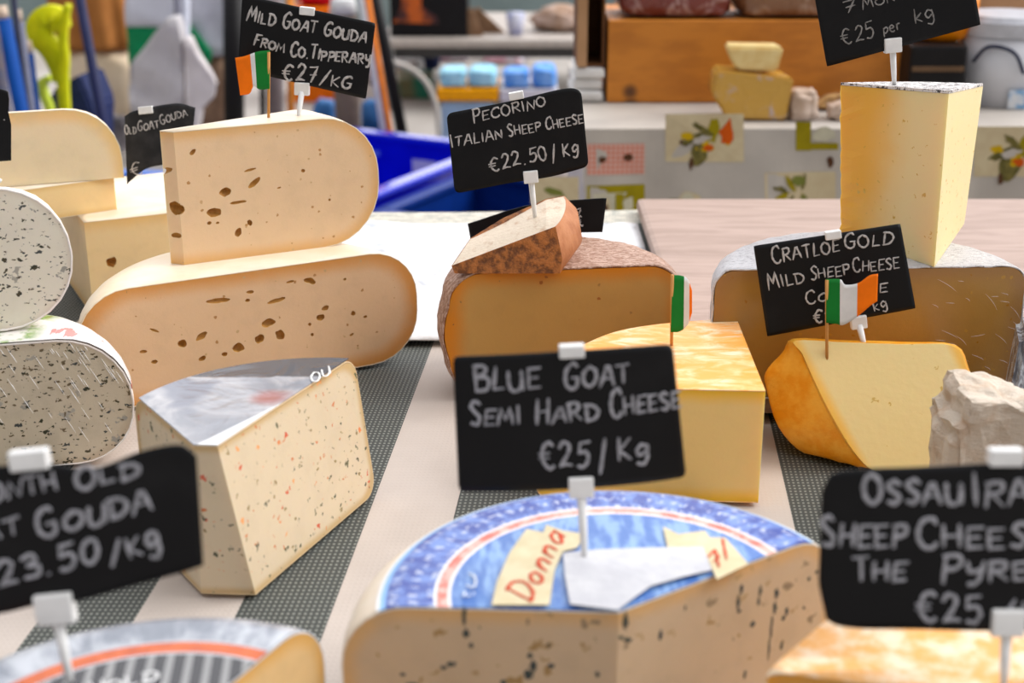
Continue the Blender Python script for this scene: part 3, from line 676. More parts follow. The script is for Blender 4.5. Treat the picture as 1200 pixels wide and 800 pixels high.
c = specks(jm, c, 210, .40, .3, ((.66, .40, .08), (.72, .46, .14)), (1, 1, 1.3), (0, 0, .3), .9); jm.bump(v1, .12); jm = jm.out(c)
put('paste', vs, fs, jm, J_)
tm = N('speckled_rind', .6); v1 = tm.noise(220, 3, .7); tm.bump(v1, .8, .004); tm = tm.out(tm.mix(tm.ss(v1, .44, .52), (.05, .04, .04), (.82, .78, .76)))
top = r1; up = V((0, 0, .0022)); vs = [p+V((0, 0, .0002)) for p in top]+[p+up+V((vnoise(p, 200), vnoise(p, 200, 4), 0))*.0009 for p in top]
fs = [tuple(range(n))[::-1], tuple(n+i for i in range(n))]+[(i, (i+1) % n, n+(i+1) % n, n+i) for i in range(n)]
put('rind', vs, fs, tm, J_)

# wedge with its cut face up, orange rind to the left
pk = U(1015, 552, .0005); nk = V((.05, -math.cos(math.radians(24)), math.sin(math.radians(24)))).normalized()
f0 = [(932, 399), (990, 401), (1055, 403), (1118, 405), (1134, 434), (1146, 468), (1142, 505), (1122, 537), (1085, 549), (1045, 551), (1022, 550), (1003, 532), (984, 503), (966, 470), (950, 436), (940, 414)]
f1 = [(934, 400), (992, 404), (1055, 406), (1114, 409), (1130, 436), (1142, 470), (1138, 505), (1112, 535), (1070, 547), (1020, 553), (980, 554), (942, 536), (912, 500), (898, 455), (897, 436), (914, 416)]
rA = [onplane(x, y, pk, nk) for x, y in f0]
rB = [onplane(x, y, pk-nk*.030, nk) for x, y in f1]
mk = sum(rB, V())/len(rB)
rC = [p.lerp(mk, .35)-nk*.030 for p in rB]
for p in rA+rB+rC: p.z = max(p.z, .0006)
def dens(r): return [V(p) for p in crom([tuple(q) for q in r]+[tuple(r[0])], 4)[:-1]]
rA2 = []
K_ = thing('cheese_wedge', 'orange-rinded wedge with a pale yellow cut face tilted up, holding a flag', 'cheese', (pk.x, pk.y+.03, .0006))
def loop(r, k=4):
    P = [tuple(p) for p in (r[-2:]+r+r[:2])]; return [V(p) for p in crom(P, k)[2*k:-k-1]]
rA, rB, rC = loop(rA), loop(rB), loop(rC)
for r in (rA, rB, rC):
    for p in r: p.z = max(p.z, .0006)
n = len(rA); L = [rA, [a.lerp(c, .04) for a, c in zip(rA, rB)]]
for t in (.25, .5, .75, 1): L.append([a.lerp(c, t)+(a.lerp(c, t)-sum(rA, V())/n).normalized()*.003*math.sin(math.pi*t) for a, c in zip(rA, rB)])
L.append(rC)
for r in L:
    for p in r: p.z = max(p.z, .0006)
vs = [p for r in L for p in r]; fs = [tuple(range(n))]+[(k*n+i, k*n+(i+1) % n, (k+1)*n+(i+1) % n, (k+1)*n+i) for k in range(len(L)-1) for i in range(n)]+[tuple((len(L)-1)*n+i for i in range(n))[::-1]]
km = N('semi_soft_paste', .45, Subsurface_Weight=.2, Subsurface_Scale=.01); kb = km.noise(160, 5)
x, y, z = km.sep()
c = specks(km, (.82, .65, .34), 170, .36, .14, ((.62, .42, .14), (.6, .38, .1)), (1, 1, 1), (0, 0, 0), .8)
# colour deepens in a band along the rind edge, given as the distance to the rind line
eA, eB = V(rA[60])-org(K_), V(rA[44])-org(K_); dn = nk.cross((eB-eA)).normalized(); dn = dn if (sum(rA, V())/n-org(K_)-eA).dot(dn) > 0 else -dn
dd = km.ma('SUBTRACT', km.ma('ADD', km.ma('ADD', km.ma('MULTIPLY', x, dn.x), km.ma('MULTIPLY', y, dn.y)), km.ma('MULTIPLY', z, dn.z)), eA.dot(dn))
eC, eD = V(rA[12])-org(K_), V(rA[20])-org(K_); dm = nk.cross((eD-eC)).normalized(); dm = dm if (sum(rA, V())/n-org(K_)-eC).dot(dm) > 0 else -dm
de = km.ma('SUBTRACT', km.ma('ADD', km.ma('ADD', km.ma('MULTIPLY', x, dm.x), km.ma('MULTIPLY', y, dm.y)), km.ma('MULTIPLY', z, dm.z)), eC.dot(dm))
c = km.mix(km.ss(km.ma('MINIMUM', dd, de), .007, -.001), c, (.86, .52, .14)); km.bump(kb, .15, .0015); km = km.out(c)
orm = N('orange_wax_rind', .35); v1 = orm.noise(60, 5, .6); orm.bump(orm.noise(200, 4), .35, .002); orm = orm.out(orm.mix(orm.ss(v1, .35, .68), (.78, .33, .025), (.86, .47, .10)))
cK = sum(vs, V())/len(vs)
ko = put('paste', [v+(cK-v)*(.0 if i < n else .012) for i, v in enumerate(vs)], fs, km, K_)
rk = put('rind', vs[n:], [tuple(v-n for v in f) for f in fs[1+n:]], orm, K_, True)
md = rk.modifiers.new('v', 'SUBSURF'); md.levels = md.render_levels = 2; md.subdivision_type = 'SIMPLE'

# crumbly white chunk at the right edge
q = D(1170, 530, .80); Lc = thing('cheese_chunk', 'crumbly white cheese chunk with broken edges, behind the sheep cheese card', 'cheese', (q.x, q.y, .001))
out = [(1118, 545), (1112, 525), (1124, 512), (1116, 503), (1130, 495), (1129, 478), (1136, 466), (1160, 467), (1185, 474), (1215, 478), (1240, 492), (1240, 545)]
cf = D(1175, 510, .80); vs = []; nn = []
pts = [D(x, y, .80) for x, y in out]; b = bmesh.new()
lay = []
for k, (dy, s) in enumerate(((0, .86), (.004, .97), (.02, 1), (.045, .97), (.06, .8))): lay.append([b.verts.new((cf.x+(p.x-cf.x)*s, p.y+dy+(.0), max(.001, cf.z+(p.z-cf.z)*s))) for p in pts])
n = len(pts)
b.faces.new(lay[0]); b.faces.new(lay[-1][::-1])
for r, s in zip(lay, lay[1:]):
    for i in range(n): b.faces.new((r[i], r[(i+1) % n], s[(i+1) % n], s[i]))
bot = min(p.z for p in pts)
for v in b.verts:
    if v.co.z < bot+.008: v.co.z = .0012
bmesh.ops.triangulate(b, faces=b.faces[:]); bmesh.ops.subdivide_edges(b, edges=b.edges[:], cuts=5, use_grid_fill=True)
for v in b.verts:
    k = 1 if v.co.z > .006 else 0
    w = vnoise(v.co, 55)*.0035+abs(vnoise((v.co.x, v.co.y, v.co.z*3), 70, 5))*.0035+vnoise(v.co, 230)*.0008
    v.co += V((vnoise(v.co, 80, 1)*.004, -w, vnoise(v.co, 80, 2)*.004))*k; v.co.z = max(v.co.z, .0012)
lcm = N('crumbly_paste', .8); v1 = lcm.noise(60, 5); lcm.bump(lcm.noise(140, 6, .7, lcm.mapv((1, 1, 2.5))), .8, .004); lcm = lcm.out(lcm.mix(lcm.ss(v1, .45, .7), (.68, .60, .51), (.60, .47, .36)))
putbm('broken_paste', b, lcm, Lc)
# wrapped grey-rinded piece at the very edge
Mw = thing('cheese_wedge', 'film-wrapped grey-rinded wedge at the right edge, behind the crumbly chunk', 'cheese', (.345, .90, .001))
vs = [D(1178, 476, .905), D(1196, 396, .925), D(1260, 380, .93), D(1290, 480, .905)]
for p in (vs[0], vs[3]): p.z = .001
vs += [p+V((.012, .045, 0)) for p in vs]
b = bmesh.new(); w = [b.verts.new(p) for p in vs]
for f in ((0, 1, 2, 3), (7, 6, 5, 4), (0, 4, 5, 1), (1, 5, 6, 2), (2, 6, 7, 3), (3, 7, 4, 0)): b.faces.new([w[i] for i in f])
bmesh.ops.bevel(b, geom=b.edges[:], offset=.004, segments=3, affect='EDGES'); 
mwm = N('wrapped_grey_rind', .15); v1 = mwm.noise(45, 4, .6, mwm.mapv((3, 1, .8)), 1.5); mwm.bump(v1, .6, .006); mwm = mwm.out(mwm.mix(mwm.ss(v1, .4, .6), (.16, .16, .18), (.55, .58, .62)))
putbm('rind', b, mwm, Mw)

# blue goat wheel in front
ZN = .0895; cN = V((.0507, .5685, .0005)); RN = .1281
n1, n2, n3 = U(412, 712, .09), U(725, 719, .09), U(956, 632, .09)
PN = paste('blue_goat_paste', (.60, .45, .31), (.68, .42, .20), RN, ZN, .030, .011, .5, .2,
   ((120, .46, .4, ((.38, .24, .10), (.42, .28, .14), (.30, .22, .14)), (1, 1, 1.3), (0, 0, 0), .9),), mott=.08)
nm = N('blue_print_label', .3); x, y, z = nm.sep(); r = nm.ma('SQRT', nm.ma('ADD', nm.ma('MULTIPLY', x, x), nm.ma('MULTIPLY', y, y))); an = nm.ma('ARCTAN2', y, x)
rv = nm.nd('ShaderNodeCombineXYZ'); nm.ins(rv, 0, nm.ma('MULTIPLY', an, .09)); nm.ins(rv, 1, r); rv = rv.outputs[0]
blue = nm.mix(nm.ss(nm.noise(150, 4, .6, nm.mapv((1, .45, 1), vec=rv)), .38, .62), (.03, .06, .30), (.17, .26, .56))
row = nm.ma('MULTIPLY', nm.ss(nm.noise(330, 2, .6, nm.mapv((1, .35, 1), vec=rv)), .53, .56), nm.ss(nm.ma('SINE', nm.ma('MULTIPLY', r, 2*math.pi/.0085)), -.1, .3))
blue = nm.mix(nm.ma('MULTIPLY', row, .7), blue, (.62, .66, .76))
inn = nm.mix(nm.ss(nm.noise(200, 3, .6, nm.mapv((1, .25, 1), (0, 0, .9))), .4, .62), (.08, .18, .46), (.26, .40, .64))
red = nm.mix(nm.ss(nm.noise(120), .4, .6), (.62, .16, .12), (.80, .45, .40))
rr_ = nm.ma('DIVIDE', r, .1122)
def band(a, c, e): return nm.mix(nm.ma('GREATER_THAN', rr_, a), c, e)
c = band(.700, inn, (.85, .80, .78)); c = band(.712, c, red); c = band(.757, c, (.86, .84, .84)); c = band(.768, c, blue); c = band(.962, c, (.30, .52, .80)); c = band(.985, c, (.85, .86, .86)); nm.bump(nm.noise(60, 3, dist=.6), .12, .004); nm = nm.out(c)
NR = plain('cream_coated_rind', (.84, .78, .70), .3, (.80, .70, .58), 30)
N_ = wheel('round_cheese', 'large blue goat cheese with a blue printed label, cut open at the front', cN, RN, ZN, .030, .024, [vplane(n1, n2, (0, .3, 0)), vplane(n2, n3, (.3, .4, 0))], NR, PN, disc=(.1122, nm, 'round_label', .098))
zl = .0905+.0024
def flatpiece(name, pts, m, root, z, th=.0003):
    v = [U(x, y, z) for x, y in pts]; k = len(v); put(name, v+[p+V((0, 0, th)) for p in v], [tuple(range(k))[::-1], tuple(k+i for i in range(k))]+[(i, (i+1) % k, k+(i+1) % k, k+i) for i in range(k)], m, root)
bmn = plain('banner_print', (.70, .62, .44), .4, (.62, .54, .36), 80)
flatpiece('label_banner', [(576, 709), (583, 680), (597, 648), (617, 620), (637, 624), (640, 615), (660, 622), (686, 626), (676, 642), (660, 646), (650, 668), (644, 709)], bmn, N_, zl)
flatpiece('label_banner', [(777, 617), (795, 626), (826, 622), (832, 630), (850, 630), (877, 661), (840, 679), (828, 652), (800, 643), (783, 644)], bmn, N_, zl)
rdm = plain('red_lettering', (.62, .10, .05), .5)
b = bmesh.new()
ribbons(b, strokes('Donna', 622, 706, 662, 628, 26), lambda x, y: U(x, y, zl+.0004), V((0, 0, 1)), .0019); putbm('banner_lettering', b, rdm, N_); b = bmesh.new()
ribbons(b, strokes('7/', 838, 668, 862, 644, 18), lambda x, y: U(x, y, zl+.0004), V((0, 0, 1)), .0014); putbm('banner_lettering', b, rdm, N_)
b = bmesh.new(); ribbons(b, strokes('BLEU', 549, 745, 559, 674, 13), lambda x, y: U(x, y, zl), V((0, 0, 1)), .0011)
bmesh.ops.delete(b, geom=[v for v in b.verts if v.co.y < n1.y+.004], context='VERTS'); putbm('label_lettering', b, plain('pale_lettering', (.8, .85, .92), .5), N_)
st_v = [(660, 648), (700, 644), (760, 642), (824, 641), (834, 668), (800, 676), (762, 687), (738, 704), (724, 715), (668, 708), (662, 675)]
stk = plain('sticker_paper', (.62, .62, .64), .5, (.54, .54, .57), 60, .3)
flatpiece('paper_sticker', st_v, stk, N_, zl+.0006)

# blue mould streaks running down the cut faces, added to the paste's own mesh
po = [c for c in N_.children if c.name.startswith('paste')][0]; b = bmesh.new(); b.from_mesh(po.data); po.data.materials.append(plain('blue_mould', (.05, .065, .07), .7, (.13, .13, .10), 300)); k0_ = len(po.data.materials)-1
pA, pB = vplane(n1, n2, (0, .3, 0)), vplane(n2, n3, (.3, .4, 0))
for x, y, w, h, pl in ((544, 722, 6, 26, 0), (546, 742, 8, 14, 0), (552, 756, 6, 8, 0), (529, 778, 14, 7, 0), (520, 782, 8, 6, 0), (621, 768, 7, 9, 0), (625, 780, 9, 16, 0), (620, 790, 14, 14, 0), (646, 780, 10, 7, 0), (733, 728, 6, 24, 0), (736, 750, 10, 7, 0), (728, 747, 6, 5, 0), (472, 790, 8, 5, 0), (484, 802, 16, 6, 0), (700, 790, 6, 9, 0), (590, 800, 8, 10, 0), (643, 756, 4, 6, 0), (562, 735, 3, 3, 0),
   (774, 744, 6, 16, 1), (869, 690, 6, 14, 1), (865, 706, 5, 22, 1), (866, 716, 7, 5, 1), (891, 692, 5, 16, 1), (889, 704, 4, 14, 1), (882, 731, 8, 9, 1), (910, 695, 7, 16, 1), (908, 712, 6, 18, 1), (904, 735, 4, 34, 1), (901, 760, 3, 34, 1), (922, 716, 6, 12, 1), (918, 724, 6, 8, 1), (948, 678, 5, 6, 1), (957, 670, 5, 6, 1), (942, 712, 4, 5, 1), (916, 756, 4, 14, 1), (873, 790, 5, 12, 1), (803, 712, 3, 8, 1)):
    p_, n_ = (pA, pB)[pl]; q = onplane(x, y, p_, n_); sc = (q-O).length/F; ax = V((0, 0, 1)).cross(n_).normalized(); m = 16; r0 = random.uniform(0, 6)
    ring = [q+ax*(w/2*sc*math.cos(2*math.pi*k/m)*(1+.45*math.sin(3*k+r0)*math.cos(k*1.3)))+V((0, 0, 1))*(h/2*sc*math.sin(2*math.pi*k/m)*(1+.25*math.sin(2*k+r0))) for k in range(m)]
    v1_ = [b.verts.new(p-cN-n_*.0002) for p in ring]; v2_ = [b.verts.new(q+(p-q)*.8-cN+n_*.00015) for p in ring]
    f = b.faces.new(v2_); f.material_index = k0_
    for k in range(m): f = b.faces.new((v1_[k], v1_[(k+1) % m], v2_[(k+1) % m], v2_[k])); f.material_index = k0_
b.to_mesh(po.data); b.free()

# old goat gouda wheel, bottom left
ZO = .089; cO = V((-.1380, .4435, .0005)); RO = .1245; o1, o2 = U(345, 740, .09), U(272, 800, .09)
om = N('silver_print_label', .25); x, y, z = om.sep(); r = om.ma('SQRT', om.ma('ADD', om.ma('MULTIPLY', x, x), om.ma('MULTIPLY', y, y))); an = om.ma('ARCTAN2', y, x)
rv = om.nd('ShaderNodeCombineXYZ'); om.ins(rv, 0, om.ma('MULTIPLY', an, .09)); om.ins(rv, 1, r); rv = rv.outputs[0]
v1 = om.noise(70, 4, .6, om.mapv((1, .35, 1), vec=rv), .5); sil = om.mix(om.ss(v1, .35, .65), (.22, .24, .28), (.52, .54, .58))
stp = om.ss(om.ma('SINE', om.ma('MULTIPLY', om.ma('ADD', x, om.ma('MULTIPLY', y, .1)), 2*math.pi/.0080)), .1, .5)
core = om.mix(stp, (.035, .035, .04), (.26, .26, .26)); orr = om.mix(om.ss(om.noise(100), .4, .65), (.56, .13, .03), (.46, .09, .02))
rr_ = om.ma('DIVIDE', r, .1095)
def band(a, c, e): return om.mix(om.ma('GREATER_THAN', rr_, a), c, e)
c = band(.685, core, (.45, .45, .47)); c = band(.70, c, orr); c = band(.77, c, (.45, .45, .48)); c = band(.785, c, sil); om.bump(v1, .3, .004); om = om.out(c)
ORM = plain('silver_coated_rind', (.74, .76, .79), .25, (.55, .57, .60), 40, .2, 60)
PO = paste('old_gouda_paste', (.70, .49, .26), (.66, .38, .13), RO, ZO, .028, .010, .5, .2, (), mott=.12)
O_ = wheel('round_cheese', 'silver-labelled old goat cheese with an orange ring, bottom left corner', cO, RO, ZO, .028, .024, [vplane(o1, o2, (.3, .45, 0))], ORM, PO, disc=(.1092, om, 'round_label', .0965))
b = bmesh.new(); ribbons(b, strokes('HOLD', 104, 816, 184, 797, 14), lambda x, y: U(x, y, .0915), V((0, 0, 1)), .0016); putbm('label_lettering', b, plain('silver_lettering', (.66, .66, .66), .5), O_)

# bottom right wedge under the sheep cheese card
ZP = .08; k0, k1, k2 = U(900, 788, ZP), U(970, 728, ZP), U(1004, 802, ZP)
PP = paste('ossau_paste', (.68, .44, .18), (.74, .36, .08), .14, ZP, .02, .012)
pm_ = N('mottled_orange_rind', .5); v1 = pm_.noise(55, 5, .65); pm_.bump(v1, .2); pm_ = pm_.out(pm_.mix(pm_.ss(v1, .40, .62), (.80, .42, .14), (.86, .70, .52)))
d1 = (k1-k0).normalized(); ctr = k0+V((.135, .005, 0))
wheel('cheese_wedge', 'wedge with a mottled orange and white rind, bottom right under the sheep cheese card', (ctr.x, ctr.y, .0005), .14, ZP, .012, .012,
      [vplane(k0, k1, k0-V((1, 0, 0))), vplane(k0+V((.006, -.002, 0)), k2, (k0.x, 0, 0)), vplane((0, .566, 0), (1, .560, 0), (0, 1, 0))], pm_, PP, rind_t=.001)

# ---------------------------------------------------------------- price cards and flags
tp = U(350, 136, .2005)
card('chalkboard card reading mild goat gouda, on the tall goat gouda piece beside an Irish flag', (tp.x, tp.y+.012, .23), [(284, -6), (440, 27)], [(279, 81), (429, 116)],
     [('MILD GOAT GOUDA', 289, 24, 429, 50, 16), ('FROM', 297, 53, 333, 62, 12), ('Co.TIPPERARY'.replace('o', 'O'), 340, 66, 434, 76, 14), ('€27', 331, 94, 370, 97, 19), ('/KG', 375, 98, 411, 104, 17)],
     lean=2, clip=(360, 13, -.1), hold=(354, 104, -.05), tip=tp, rad=2, csz=17, cw=2.6)
fp = U(315, 138, .2005)
flag('Irish flag on a cocktail stick with orange flying left, on the tall goat gouda', (fp.x, fp.y-.001, .2000), (315, 61), [FO, FW, FG], [(275, 68), (286, 66), (297, 62), (304, 60), (316, 59)], [(281, 112), (292, 110), (297, 101), (304, 105), (316, 104)], splits=(.43, .56))
tp = U(-62, 232, .1925); card('black card cut off by the left edge, above the herb cheeses', (tp.x+.02, .955, .20), [(-130, 100), (0, 104), (8, 125), (13, 146)], [(-130, 196), (-40, 192), (0, 189), (13, 188)], [('.', 4, 140, 8, 140, 4)], lean=4, hold=(-62, 192), tip=V((tp.x+.01, .953, .192)), rad=0, csz=20)
ob = D(190, 216, 1.275); card('small worn card reading old goat gouda, behind the tall goat gouda piece', (ob.x, ob.y, ob.z), [(146, 136), (160, 129), (206, 121), (229, 126)], [(149, 216), (154, 211), (176, 196), (222, 190)],
     [('OLD', 147, 158, 160, 156, 10, 1.2), ('GOAT', 162, 154, 187, 150, 11, 1.2), ('GOUDA', 189, 146, 220, 135, 10, 1.2), ('€', 156, 207, 169, 202, 15, 1.2)], lean=10, clip=(171, 129, .1), hold=(200, 196), tip=D(201, 234, 1.277), rad=0, cm=CARDG, chalk=CHALK, csz=16)
bpy.data.objects['price_card.002'].location = bpy.data.objects['price_card.002'].location
# pecorino: the pick stands in the pale cut top of the tilted wedge
gp_ = (rings[3][2]+rings[3][3])/2+V((.004, 0, 0)); tp = onplane(627, 254, rings[3][3], (rings[0][4]-rings[0][1]).cross(rings[5][2]-rings[0][2]).normalized())
card('chalkboard card reading pecorino Italian sheep cheese, on the small tilted wedge', (tp.x, tp.y-.002, tp.z+.03), [(523, 133), (600, 118), (660, 104), (681, 105)], [(533, 227), (600, 214), (645, 207), (690, 195)],
     [('PECORINO', 555, 144, 640, 124, 15, 2.0), ('ITALIAN', 529, 173, 590, 162, 14, 2.0), ('SHEEP', 596, 160, 634, 153, 13, 2.0), ('CHEESE', 640, 152, 684, 144, 13, 2.0), ('€22.50', 575, 201, 642, 186, 16, 2.2), ('/', 648, 190, 657, 186, 18, 2.2), ('Kg', 660, 183, 678, 180, 13, 2.2)],
     lean=4, clip=(605, 112, .18), hold=(622, 207, .1), tip=tp, rad=7, csz=17)
tq = U(653, 274, .1025); card('small black card standing behind the pecorino, only its right end showing', (tq.x, tq.y+.012, .115), [(548, 262), (620, 240), (690, 233), (711, 232)], [(552, 284), (640, 274), (700, 272), (706, 272)], [('€', 679, 265, 684, 264, 11, 1.6), ('7', 676, 252, 682, 250, 7, 1.2)], lean=6, hold=(655, 270), tip=(tq.x, tq.y+.008, .1025), rad=0, csz=10)
tp = V(((ta.x+tl_.x)/2, (ta.y+tl_.y)/2+.015, ta.z)); tp = U(1048, 98, (ta.z+tl_.z)/2+.001)
card('chalkboard card reading 7 months, €25 per kg, on the tall pale yellow wedge', (tp.x, tp.y-.001, tp.z+.03), [(946, -52), (1130, -84)], [(969, 78), (1149, 29)],
     [('7', 988, 17, 1003, 13, 13, 1.8), ('MONTHS', 1011, 11, 1085, -8, 11, 1.6), ('€25', 988, 53, 1025, 44, 19, 1.8), ('per', 1035, 40, 1056, 34, 12, 1.6), ('kg', 1072, 28, 1095, 21, 17, 1.8)], lean=3, chalk=CHALKD, hold=(1046, 53, .1), tip=tp, rad=1, csz=19)
kt = rA[8]; tp = onplane(1014, 401, kt, nk); tp = V((tp.x, tp.y, tp.z))
card('chalkboard card reading Cratloe Gold mild sheep cheese, behind the tricolour flag', (tp.x, tp.y+.016, tp.z+.03), [(883, 288), (1055, 262)], [(899, 394), (1073, 361)],
     [('CRATLOE', 906, 309, 984, 294, 18, 2.2), ('GOLD', 990, 291, 1046, 286, 17, 2.2), ('MILD', 901, 339, 943, 330, 16, 2.0), ('SHEEP', 950, 328, 996, 321, 15, 2.0), ('CHEESE', 1000, 319, 1054, 314, 15, 2.0), ('CO', 945, 356, 970, 352, 13, 2.0), ('CLARE', 977, 350, 1040, 342, 14, 1.8), ('€2', 954, 379, 976, 376, 14, 2.4), ('kg', 1024, 364, 1040, 360, 11, 1.8)], lean=4, clip=(976, 275, .15), hold=(1006, 377, .15), tip=tp+V((0, .006, -.001)), rad=1, csz=18)
tf = onplane(969, 417, rA[0], nk)
flag('Irish flag on a cocktail stick with orange flying right, on the orange-rinded wedge', (tf.x, tf.y, tf.z), (969, 328), [FG, FW, FO], [(968, 327), (985, 327), (990, 333), (1005, 331), (1018, 322), (1028, 320)], [(968, 378), (980, 379), (988, 380), (1004, 370), (1018, 358), (1027, 352)], splits=(.27, .6))
tf = U(787, 403, .0805)
flag('Irish flag on a cocktail stick seen nearly edge-on, on the yellow quarter wheel', (tf.x, tf.y, .0795), (788, 322), [FG, FW, FO], [(788, 322), (799, 323), (806, 327), (811, 340)], [(786, 389), (797, 388), (806, 380), (811, 366)], splits=(.6, .88), wave=0)
tp = U(685, 651, .0905+.0032)
card('large chalkboard card reading blue goat semi hard cheese, on the blue-labelled wheel', (tp.x, tp.y+.008, .135), [(530, 421), (670, 411), (770, 405), (789, 405)], [(537, 580), (680, 572), (760, 566), (805, 561)],
     [('BLUE', 556, 461, 634, 455, 30), ('GOAT', 662, 456, 738, 448, 28), ('SEMI', 551, 500, 610, 497, 24), ('HARD', 628, 498, 702, 490, 24), ('CHEESE', 716, 489, 799, 478, 26), ('€25', 634, 549, 690, 545, 30), ('/', 702, 550, 722, 543, 34), ('Kg', 724, 540, 760, 536, 24)],
     lean=6, bend=-.0035, chalk=CHALKB, clip=(670, 411, .05), hold=(681, 570, .05), tip=tp, rad=6, csz=29, cw=4.0)
tp = U(82, 797, .0915)
card('blurred chalkboard card reading old goat gouda, in the bottom left foreground', (tp.x, tp.y+.006, .135), [(-70, 556), (0, 546), (50, 543), (110, 548), (165, 528), (212, 519), (232, 532)], [(-70, 724), (0, 718), (50, 707), (90, 704), (160, 684), (215, 668), (240, 659)],
     [('MONTH', -38, 592, 68, 572, 24), ('OLD', 90, 575, 165, 555, 22), ('GOAT', -70, 650, 26, 622, 22), ('GOUDA', 48, 632, 180, 594, 28), ('€23.50', -30, 694, 118, 655, 27), ('/Kg', 132, 660, 190, 640, 28)],
     lean=8, bend=.002, chalk=CHALKB, clip=(35, 538, .1), hold=(65, 712, .1), tip=tp, rad=0, csz=42, cw=5)
tp = U(1176, 806, .0825)
card('blurred chalkboard card reading Ossau Iraty sheep cheese, in the bottom right foreground', (tp.x, tp.y+.006, .13), [(966, 580), (985, 556), (1080, 548), (1200, 541), (1330, 536)], [(962, 690), (978, 735), (1080, 738), (1200, 738), (1330, 730)],
     [('OSSAU', 1014, 592, 1128, 590, 32), ('IRATY', 1140, 592, 1262, 588, 34), ('SHEEP', 966, 645, 1062, 640, 30), ('CHEESE', 1076, 643, 1226, 640, 32), ('THE', 1003, 684, 1062, 680, 25), ('PYRENEES', 1103, 682, 1320, 676, 28), ('€25', 1076, 730, 1150, 728, 34), ('/Kg', 1170, 728, 1240, 726, 28)],
     lean=8, bend=-.002, chalk=CHALKB, clip=(1178, 535, 0), hold=(1180, 728, 0), tip=tp, rad=3, csz=36, cw=5)

# ---------------------------------------------------------------- the back table
Y0 = U(800, 152, 0).y
bt = thing('back_table', 'table behind the stall hidden under the printed cloth', 'table', (.6, Y0+.3, ZG))
bx0 = U(684, 150, 0).x
b = bmesh.new(); abox(b, bx0+.01, 1.35, Y0+.01, Y0+.62, -.03, -.004); putbm('table_top', b, TW, bt)
for x in (bx0+.06, 1.28):
    for y in (Y0+.06, Y0+.56):
        b = bmesh.new(); abox(b, x-.025, x+.025, y-.025, y+.025, ZG, -.03); putbm('leg', b, TW, bt)
cl = plain('oilcloth', (.53, .49, .445), .5, (.46, .425, .39), 8, .05, 30)
ging = N('gingham_print', .6); x, y, z = ging.sep(); ck = ging.ma('ADD', ging.ma('GREATER_THAN', ging.ma('SINE', ging.ma('MULTIPLY', x, 900)), .1), ging.ma('GREATER_THAN', ging.ma('SINE', ging.ma('MULTIPLY', z, 900)), .1))
ging = ging.out(ging.mix(ging.ma('DIVIDE', ck, 2), (.62, .44, .38), (.58, .17, .11)))
PR = {'g': ging, 'b': plain('beige_print', (.60, .52, .36), .6, (.56, .47, .32), 60), 'o': plain('olive_print', (.33, .27, .02), .6), 'k': plain('brown_print', (.11, .05, .025), .6), 'd': plain('dark_olive_print', (.10, .09, .03), .6, (.2, .17, .06), 80),
      'y': plain('yellow_print', (.62, .42, .03), .6), 'r': plain('red_print', (.60, .12, .02), .6), 'w': cl, 'l': plain('light_print', (.60, .57, .45), .6), 'e': plain('green_print', (.20, .22, .06), .6)}
keys = list(PR); vs, fs, mi = [], [], []
def clothy(x, z): return Y0-.004-.010*max(0., -z)/.3-(.006*math.sin(x*23)+.003*math.sin(x*51+1))*min(1, -z*8)
nx, nz = 120, 26
for j in range(nz+1):
    for i in range(nx+1): x = bx0+(1.36-bx0)*i/nx; z = -.62*(j/nz)**1.4; vs.append((x, clothy(x, z), z+.002))
for j in range(nz):
    for i in range(nx): a = j*(nx+1)+i; fs.append((a, a+1, a+nx+2, a+nx+1)); mi.append(keys.index('w'))
k0_ = len(vs)
for j in range(11):
    for i in range(nx+1): x = bx0+(1.36-bx0)*i/nx; vs.append((x, Y0-.004+.62*j/10, .002))
for j in range(10):
    for i in range(nx): a = k0_+j*(nx+1)+i; fs.append((a, a+1, a+nx+2, a+nx+1)); mi.append(keys.index('w'))
k0_ = len(vs)
for j in range(13):
    for i in range(11): vs.append((bx0-.003*math.sin(i*1.2)*j/12, Y0-.004+.62*i/10, .002-.62*j/12))
for j in range(12):
    for i in range(10): a = k0_+j*11+i; fs.append((a, a+1, a+12, a+11)); mi.append(keys.index('w'))
def blob(key, x, y, w, h, off, rot=0., n=14, rough=.2, box=False):
    """one printed patch of the cloth, centred on (x, y)"""
    pts = []
    if box:
        cs = [(-1, -1), (1, -1), (1, 1), (-1, 1)]
        for p, q in zip(cs, cs[1:]+cs[:1]): pts += [(p[0]+(q[0]-p[0])*t/6, p[1]+(q[1]-p[1])*t/6) for t in range(6)]
    else:
        for k in range(n): a = 2*math.pi*k/n; s = 1+random.uniform(-rough, rough); pts.append((math.cos(a)*s, math.sin(a)*s))
    o = len(vs); c0 = None
    allp = [(0, 0)]+pts
    for u, v in allp:
        u, v = u*w/2, v*h/2; u, v = u*math.cos(rot)-v*math.sin(rot), u*math.sin(rot)+v*math.cos(rot)
        p = D(x+u, y+v, Y0-.008); vs.append((p.x, clothy(p.x, p.z)-.0006*off, p.z))
    m = len(pts)
    for k in range(m): fs.append((o, o+1+k, o+1+(k+1) % m)); mi.append(keys.index(key))
